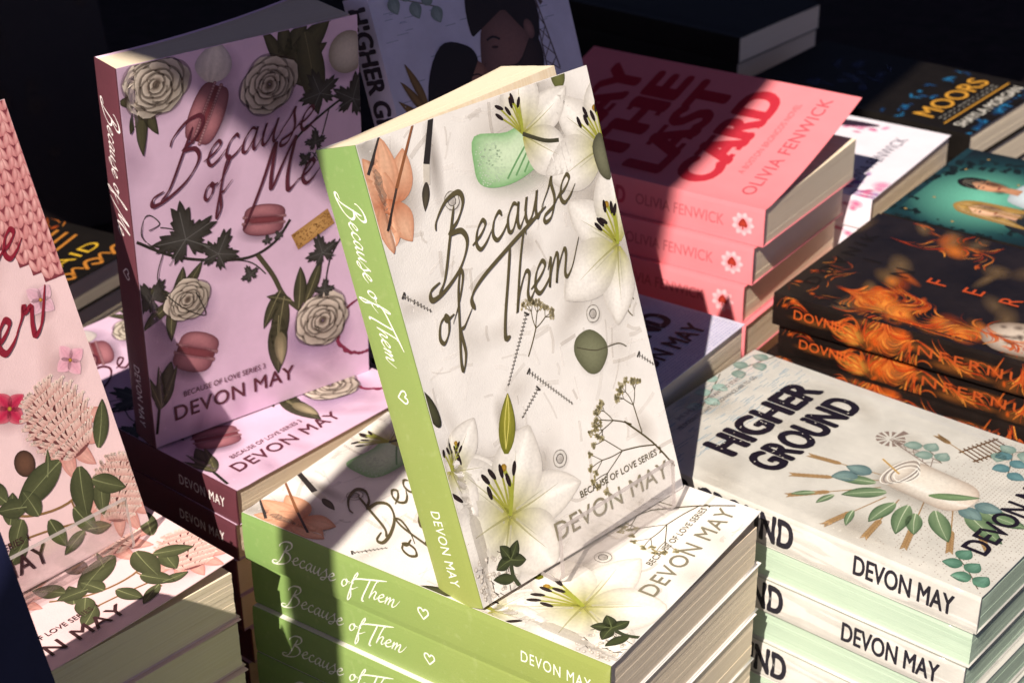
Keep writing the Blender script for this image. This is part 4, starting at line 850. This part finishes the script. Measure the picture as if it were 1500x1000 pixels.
# shrink-wrapped stack on the right, spines and fore edges alternating
def mk_high(i, p, dx, dy, dr, z, t, lab):
    flip = i % 2 == 1; yaw = p[2]+dr*.5
    if flip:
        c, s = math.cos(p[2]), math.sin(p[2]); ox, oy = p[0]+W*c-H*s+dx, p[1]+W*s+H*c+dy; M = flatM(ox, oy, z, yaw+math.pi)
    else: M = flatM(p[0]+dx, p[1]+dy, z, yaw)
    b = Book('wrapped_paperback', lab, M, W, H, t, mh, mh, pages=MINT, lift=0.0003 if i == 0 else 0, fan=0, group='shrink-wrapped paperbacks with mint page edges, stacked', seed=60+i, clumps=6)
    if i == 0: b.cover_print(HIGH)
    b.spine_print(sp_higher(t, lin('26242e')))
    # film: closed loose sleeve with crumpled corners
    V, F = [], []; nx, ny, nz = 14, 20, 4; rnd = random.Random(i); e = .0006
    bm = bmesh.new(); bmesh.ops.create_cube(bm, size=1.0); bmesh.ops.subdivide_edges(bm, edges=bm.edges[:], cuts=11, use_grid_fill=True)
    for vv in bm.verts:
        x, y, zz = vv.co; ex = max(abs(x), abs(y))
        cr = max(0, (abs(x)+abs(y))-.86)*2.2
        X = W/2+x*(W+2*e); Y = H/2+y*(H+2*e); Z = -t/2+zz*(t+.0003)
        k = (.0007+.0030*cr)*(1 if abs(zz) < .45 else .0)
        d = rnd.uniform(.0, 1)*k; X += math.copysign(d, x) if abs(x) > .49 else 0; Y += math.copysign(d, y) if abs(y) > .49 else 0
        if zz > .49: Z = b.zf(min(max(X, 0), W), min(max(Y, 0), H))+.00045+(rnd.uniform(0, .0004) if i == 0 else 0)
        vv.co = (X, Y, Z)
    me = bpy.data.meshes.new('shrink_wrap'); bm.to_mesh(me); bm.free(); me.materials.append(FILM)
    for pl in me.polygons: pl.use_smooth = True
    o = bpy.data.objects.new('shrink_wrap', me); COL.objects.link(o); o.parent = b.root
    return b
stack('h', 8, -.006, .0200, (.1368, -.1045, -.0993), mk_high, 'shrink-wrapped paperback with candle jar and bold black title, face up at right', lambda i: f'shrink-wrapped paperback with {"mint page edge" if i % 2 else "lettered spine"} outward, {ORD[i]} from the top at right', '')
# pale blue stack behind the white upright book, and the couple edition standing on it
def mk_coup(i, p, dx, dy, dr, z, t, lab):
    b = Book('paperback_book', lab, place_flat(p, dx, dy, dr, z), W, H, t, mc, mb, lift=0, fan=-.0005, group='pale blue dotted paperbacks, stacked', seed=80+i)
    if i == 0: b.cover_print(COUP)
    b.spine_print(sp_higher(t, lin('8d8aa0'))); return b
stack('c', 7, .0017, .022, (.1676, .0985, -.012), mk_coup, 'pale blue dotted paperback lying between the white lily book and the coral stack', lower('paperback behind the upright white lily book'), '')
# coral stack
def mk_card(i, p, dx, dy, dr, z, t, lab):
    off = (0, 0, 0) if i == 0 else ((-.004, .004, .004) if i == 1 else ((-.008, .007, -.004) if i == 2 else (dx-.008, dy+.006, dr)))
    b = Book('paperback_book', lab, flatM(p[0]+off[0], p[1]+off[1], z, p[2]+off[2]), W, H, t, mk, mk, lift=(.031 if i == 0 else 0), lp=1.35, fan=(.004 if i == 0 else -.0008), group='coral pink paperbacks, stacked', seed=100+i, clumps=5)
    if i == 0: b.cover_print(art_card())
    b.spine_print(sp_card(t)); return b
stack('k', 8, .0378, .0246, (.3745, .1257, .0046), mk_card, 'coral pink paperback with its cover springing open, top of the coral stack', lower('coral pink paperback with spade emblem'), '')
# black flame stack
WD, HD = .14, .21
def mk_inf(i, p, dx, dy, dr, z, t, lab):
    if i == 1: dx, dy, dr = .004, -.003, .0
    b = Book('paperback_book', lab, place_flat(p, dx, dy, dr, z), WD, HD, t, md, md, lift=(.0004 if i == 0 else 0), fan=-.0006, group='black flame-covered paperbacks, stacked', seed=120+i)
    if i == 0: b.cover_print(art_inferno())
    b.spine_print(sp_inferno(t)); return b
stack('d', 8, .0, .0205, (.348-.0048, .104-.21, -.023), mk_inf, 'black paperback with orange flames and vertical title, face up at right', lower('black flame-printed paperback at the right edge'), '')
def mk_teal(i, p, dx, dy, dr, z, t, lab):
    b = Book('paperback_book', lab, place_flat(p, dx, dy, dr, z), WD, HD, t, mt, md, lift=0, fan=-.0006, group='dark paperbacks with a teal couple cover, stacked', seed=140+i)
    if i == 0: b.cover_print(art_teal())
    return b
stack('t', 8, -.001, .0205, (.4895, .101-.21, -.023), mk_teal, 'dark paperback with a couple against teal light, behind the flame book', lower('dark paperback in the stack behind the flame book'), '')
def mk_fen(i, p, dx, dy, dr, z, t, lab):
    b = Book('paperback_book', lab, place_flat(p, dx, dy, dr, z), .138, H, t, mf, mf, lift=(.001 if i == 0 else 0), fan=-.0006, group='white paperbacks with pink splashes, stacked', seed=160+i)
    if i == 0: b.cover_print(art_fenwick())
    A = Art(); random.seed(i)
    for k in range(14): A.shadow(random.uniform(100, 200), random.uniform(2, 20), random.uniform(2, 7), random.uniform(1, 4), 0, lin('d9478a'), .7, 1+.05*k)
    b.spine_print([('ink_splash_print', A)]); return b
stack('e', 7, .0, .022, (.508, .114, .01), mk_fen, 'white paperback with pink ink splashes behind the coral stack', lower('white pink-splashed paperback behind the coral stack'), '')
def mk_moor(i, p, dx, dy, dr, z, t, lab):
    b = Book('paperback_book', lab, place_flat(p, dx, dy*2, dr, z), W, H, t, mb, mb, lift=(.002 if i == 0 else 0), fan=-.001, group='black paperbacks with gold lettering, stacked', seed=180+i)
    if i == 0: b.cover_print(art_moors())
    return b
stack('m', 6, -.02, .022, (.7096, .1229, -.0864), mk_moor, 'black paperback with gold title at the upper right corner', lower('black paperback in the gold-titled pile'), '')
def mk_dark(i, p, dx, dy, dr, z, t, lab):
    return Book('paperback_book', lab, place_flat(p, dx, dy, dr, z), W, H, t, mb, mb, lift=0, fan=-.001, group='plain black paperbacks in the shade, stacked', seed=200+i)
stack('n', 7, .0, .0228, (.772, .3524, -.0958), mk_dark, 'plain black paperback in deep shade at the top right', lower('black paperback in deep shade at the top right'), '')
def mk_kin(i, p, dx, dy, dr, z, t, lab):
    b = Book('paperback_book', lab, place_flat(p, dx, dy, dr, z), W, H, t, mb, mb, lift=(.001 if i == 0 else 0), fan=-.0006, group='black paperbacks with gold ornaments, stacked', seed=220+i)
    if i == 0: b.cover_print(art_kincaid())
    return b
stack('q', 7, -.02, .020, (.0948, .4867, .11), mk_kin, 'black paperback with gold ornaments behind the upright lilac book', lower('black paperback in the gold-ornamented pile'), '')

def mk_navy(i, p, dx, dy, dr, z, t, lab): return Book('paperback_book', lab, place_flat(p, dx, dy, dr, z), W, H, t, mn, mn, lift=0, fan=-.001, group='navy paperbacks, stacked', seed=240+i)
stack('v', 3, -.0955, .0215, (-.306, .0, -.1), mk_navy, 'navy paperback lying under the upright navy book', lower('navy paperback in the lower-left pile'), '')
# ------------------------------------------------------------------ upright books
b = Book('paperback_book', 'white lily paperback with green spine standing upright in a clear stand', standM(-.0004, .0638, .0026, -.1561, .3308), W, H, .0261, mw, mg, lift=.0065, lp=1.6, ky=-.4, fan=-.011, fanb=.020, shear=.0068, seed=301, clumps=6)
b.cover_print(THEM); b.spine_print(sp_script('Because of Them', .0261, lin('f3f4ea')))
b = Book('paperback_book', 'lilac rose paperback with maroon spine standing upright, half in shade', standM(.0298, .291, -.0098, -.2701, -.0379), W, H, .0202, ml, mm, lift=.003, lp=2, fan=-.001, fanb=.024, seed=302, clumps=5)
b.cover_print(ME); b.spine_print(sp_script('Because of Me', .0202, lin('efe6e6')))
b = Book('paperback_book', 'blush protea paperback standing upright at the left edge', standM(-.1605, .2461, -.0008, -.1, .33), W, H, .0255, mp_, mp_, lift=.001, fan=-.001, seed=303)
b.cover_print(HER)
b = Book('paperback_book', 'pale blue paperback with embracing couple standing in shade behind the lily book', standM(.1578, .1904, .0047, -.2327, .342), W, H, .022, mc, mc, lift=.001, fan=-.001, seed=304)
b.cover_print(COUP); b.spine_print(sp_higher(.022, lin('2a2432')))
b = Book('paperback_book', 'dark brown paperback standing in deep shade at the upper left', standM(.34, .84, TABLE_Z+.001, -.35, .25), .15, .23, .03, mat('umber_cover', '2c2422', rough=.5), mat('umber_cover', '2c2422'), seed=306)
A = Art(); random.seed(2)
for q in range(12): A.shadow(random.uniform(10, 140), random.uniform(30, 200), random.uniform(8, 26), random.uniform(5, 16), random.uniform(0, 180), lin('5a4a3c'), .5, 1+.05*q)
b.cover_print([('smoke_print', A)])
b = Book('paperback_book', 'dark navy paperback standing upright at the lower left corner', standM(-.3013, .1015, -.0925, -.1, .33), W, H, .024, mn, mn, lift=0, fan=-.001, seed=305)
A = Art(); A.ring(112, 120, 7, 1.0, lin('8a6f3a'), 2, .02); A.blob([(106, 70), (122, 70), (122, 71), (106, 71)], lin('8a6f3a'), lin('8a6f3a'), 2, 1); b.cover_print([('gold_emblem_print', A)])

# ------------------------------------------------------------------ acrylic display stands
def acrylic(label, base, yaw, tilt, w0, w1, lip=.030, depth=.030, back=.120):
    """bent clear sheet: front lip, base and reclining back panel, standing on z of base"""
    root = thing('display_stand', label, 'display stand', flatM(base[0], base[1], base[2], yaw), 'clear acrylic display stands')
    t = .0022; prof = [(-.010, lip), (-.012, .006), (-.0105, .0025), (-.007, .0008)]
    prof += [(depth-.004, .0008), (depth, .002)]; a = math.pi/2-tilt
    prof += [(depth+math.cos(a)*s, .002+math.sin(a)*s) for s in (.01, back)]
    def build(name, m, side):
        V, F = [], []; n = len(prof)
        inner = []
        for i, (y, z) in enumerate(prof):
            q0, q1 = prof[max(i-1, 0)], prof[min(i+1, n-1)]; dy, dz = q1[0]-q0[0], q1[1]-q0[1]; l = math.hypot(dy, dz); inner.append((y-dz/l*t*-1, z+dy/l*t))
        for x in (w0, w1):
            V += [(x, y, z) for y, z in prof]+[(x, y, z) for y, z in inner]
        if side:
            for o, k in ((0, 1), (2*n, -1)):
                for i in range(n-1): f = (o+i, o+i+1, o+n+i+1, o+n+i); F.append(f if k > 0 else f[::-1])
            F.append((0, n, 3*n, 2*n)); F.append((n-1, 3*n-1, 4*n-1, 2*n-1))
        else:
            for i in range(n-1): F.append((i, 2*n+i, 2*n+i+1, i+1)); F.append((n+i, n+i+1, 3*n+i+1, 3*n+i))
        return mesh_obj(name, V, F, m, root, False)
    build('bent_sheet', ACRYL, False); build('polished_edge', ACRYL_EDGE, True)
acrylic('clear acrylic stand holding the white lily book upright', (-.0004+.0638*0, .0638, .0004), -.1561, .3308, .036, .112)
acrylic('clear acrylic stand holding the blush protea book upright', (-.1605, .2461, -.0036+.0006), -.1, .33, .02, .112)
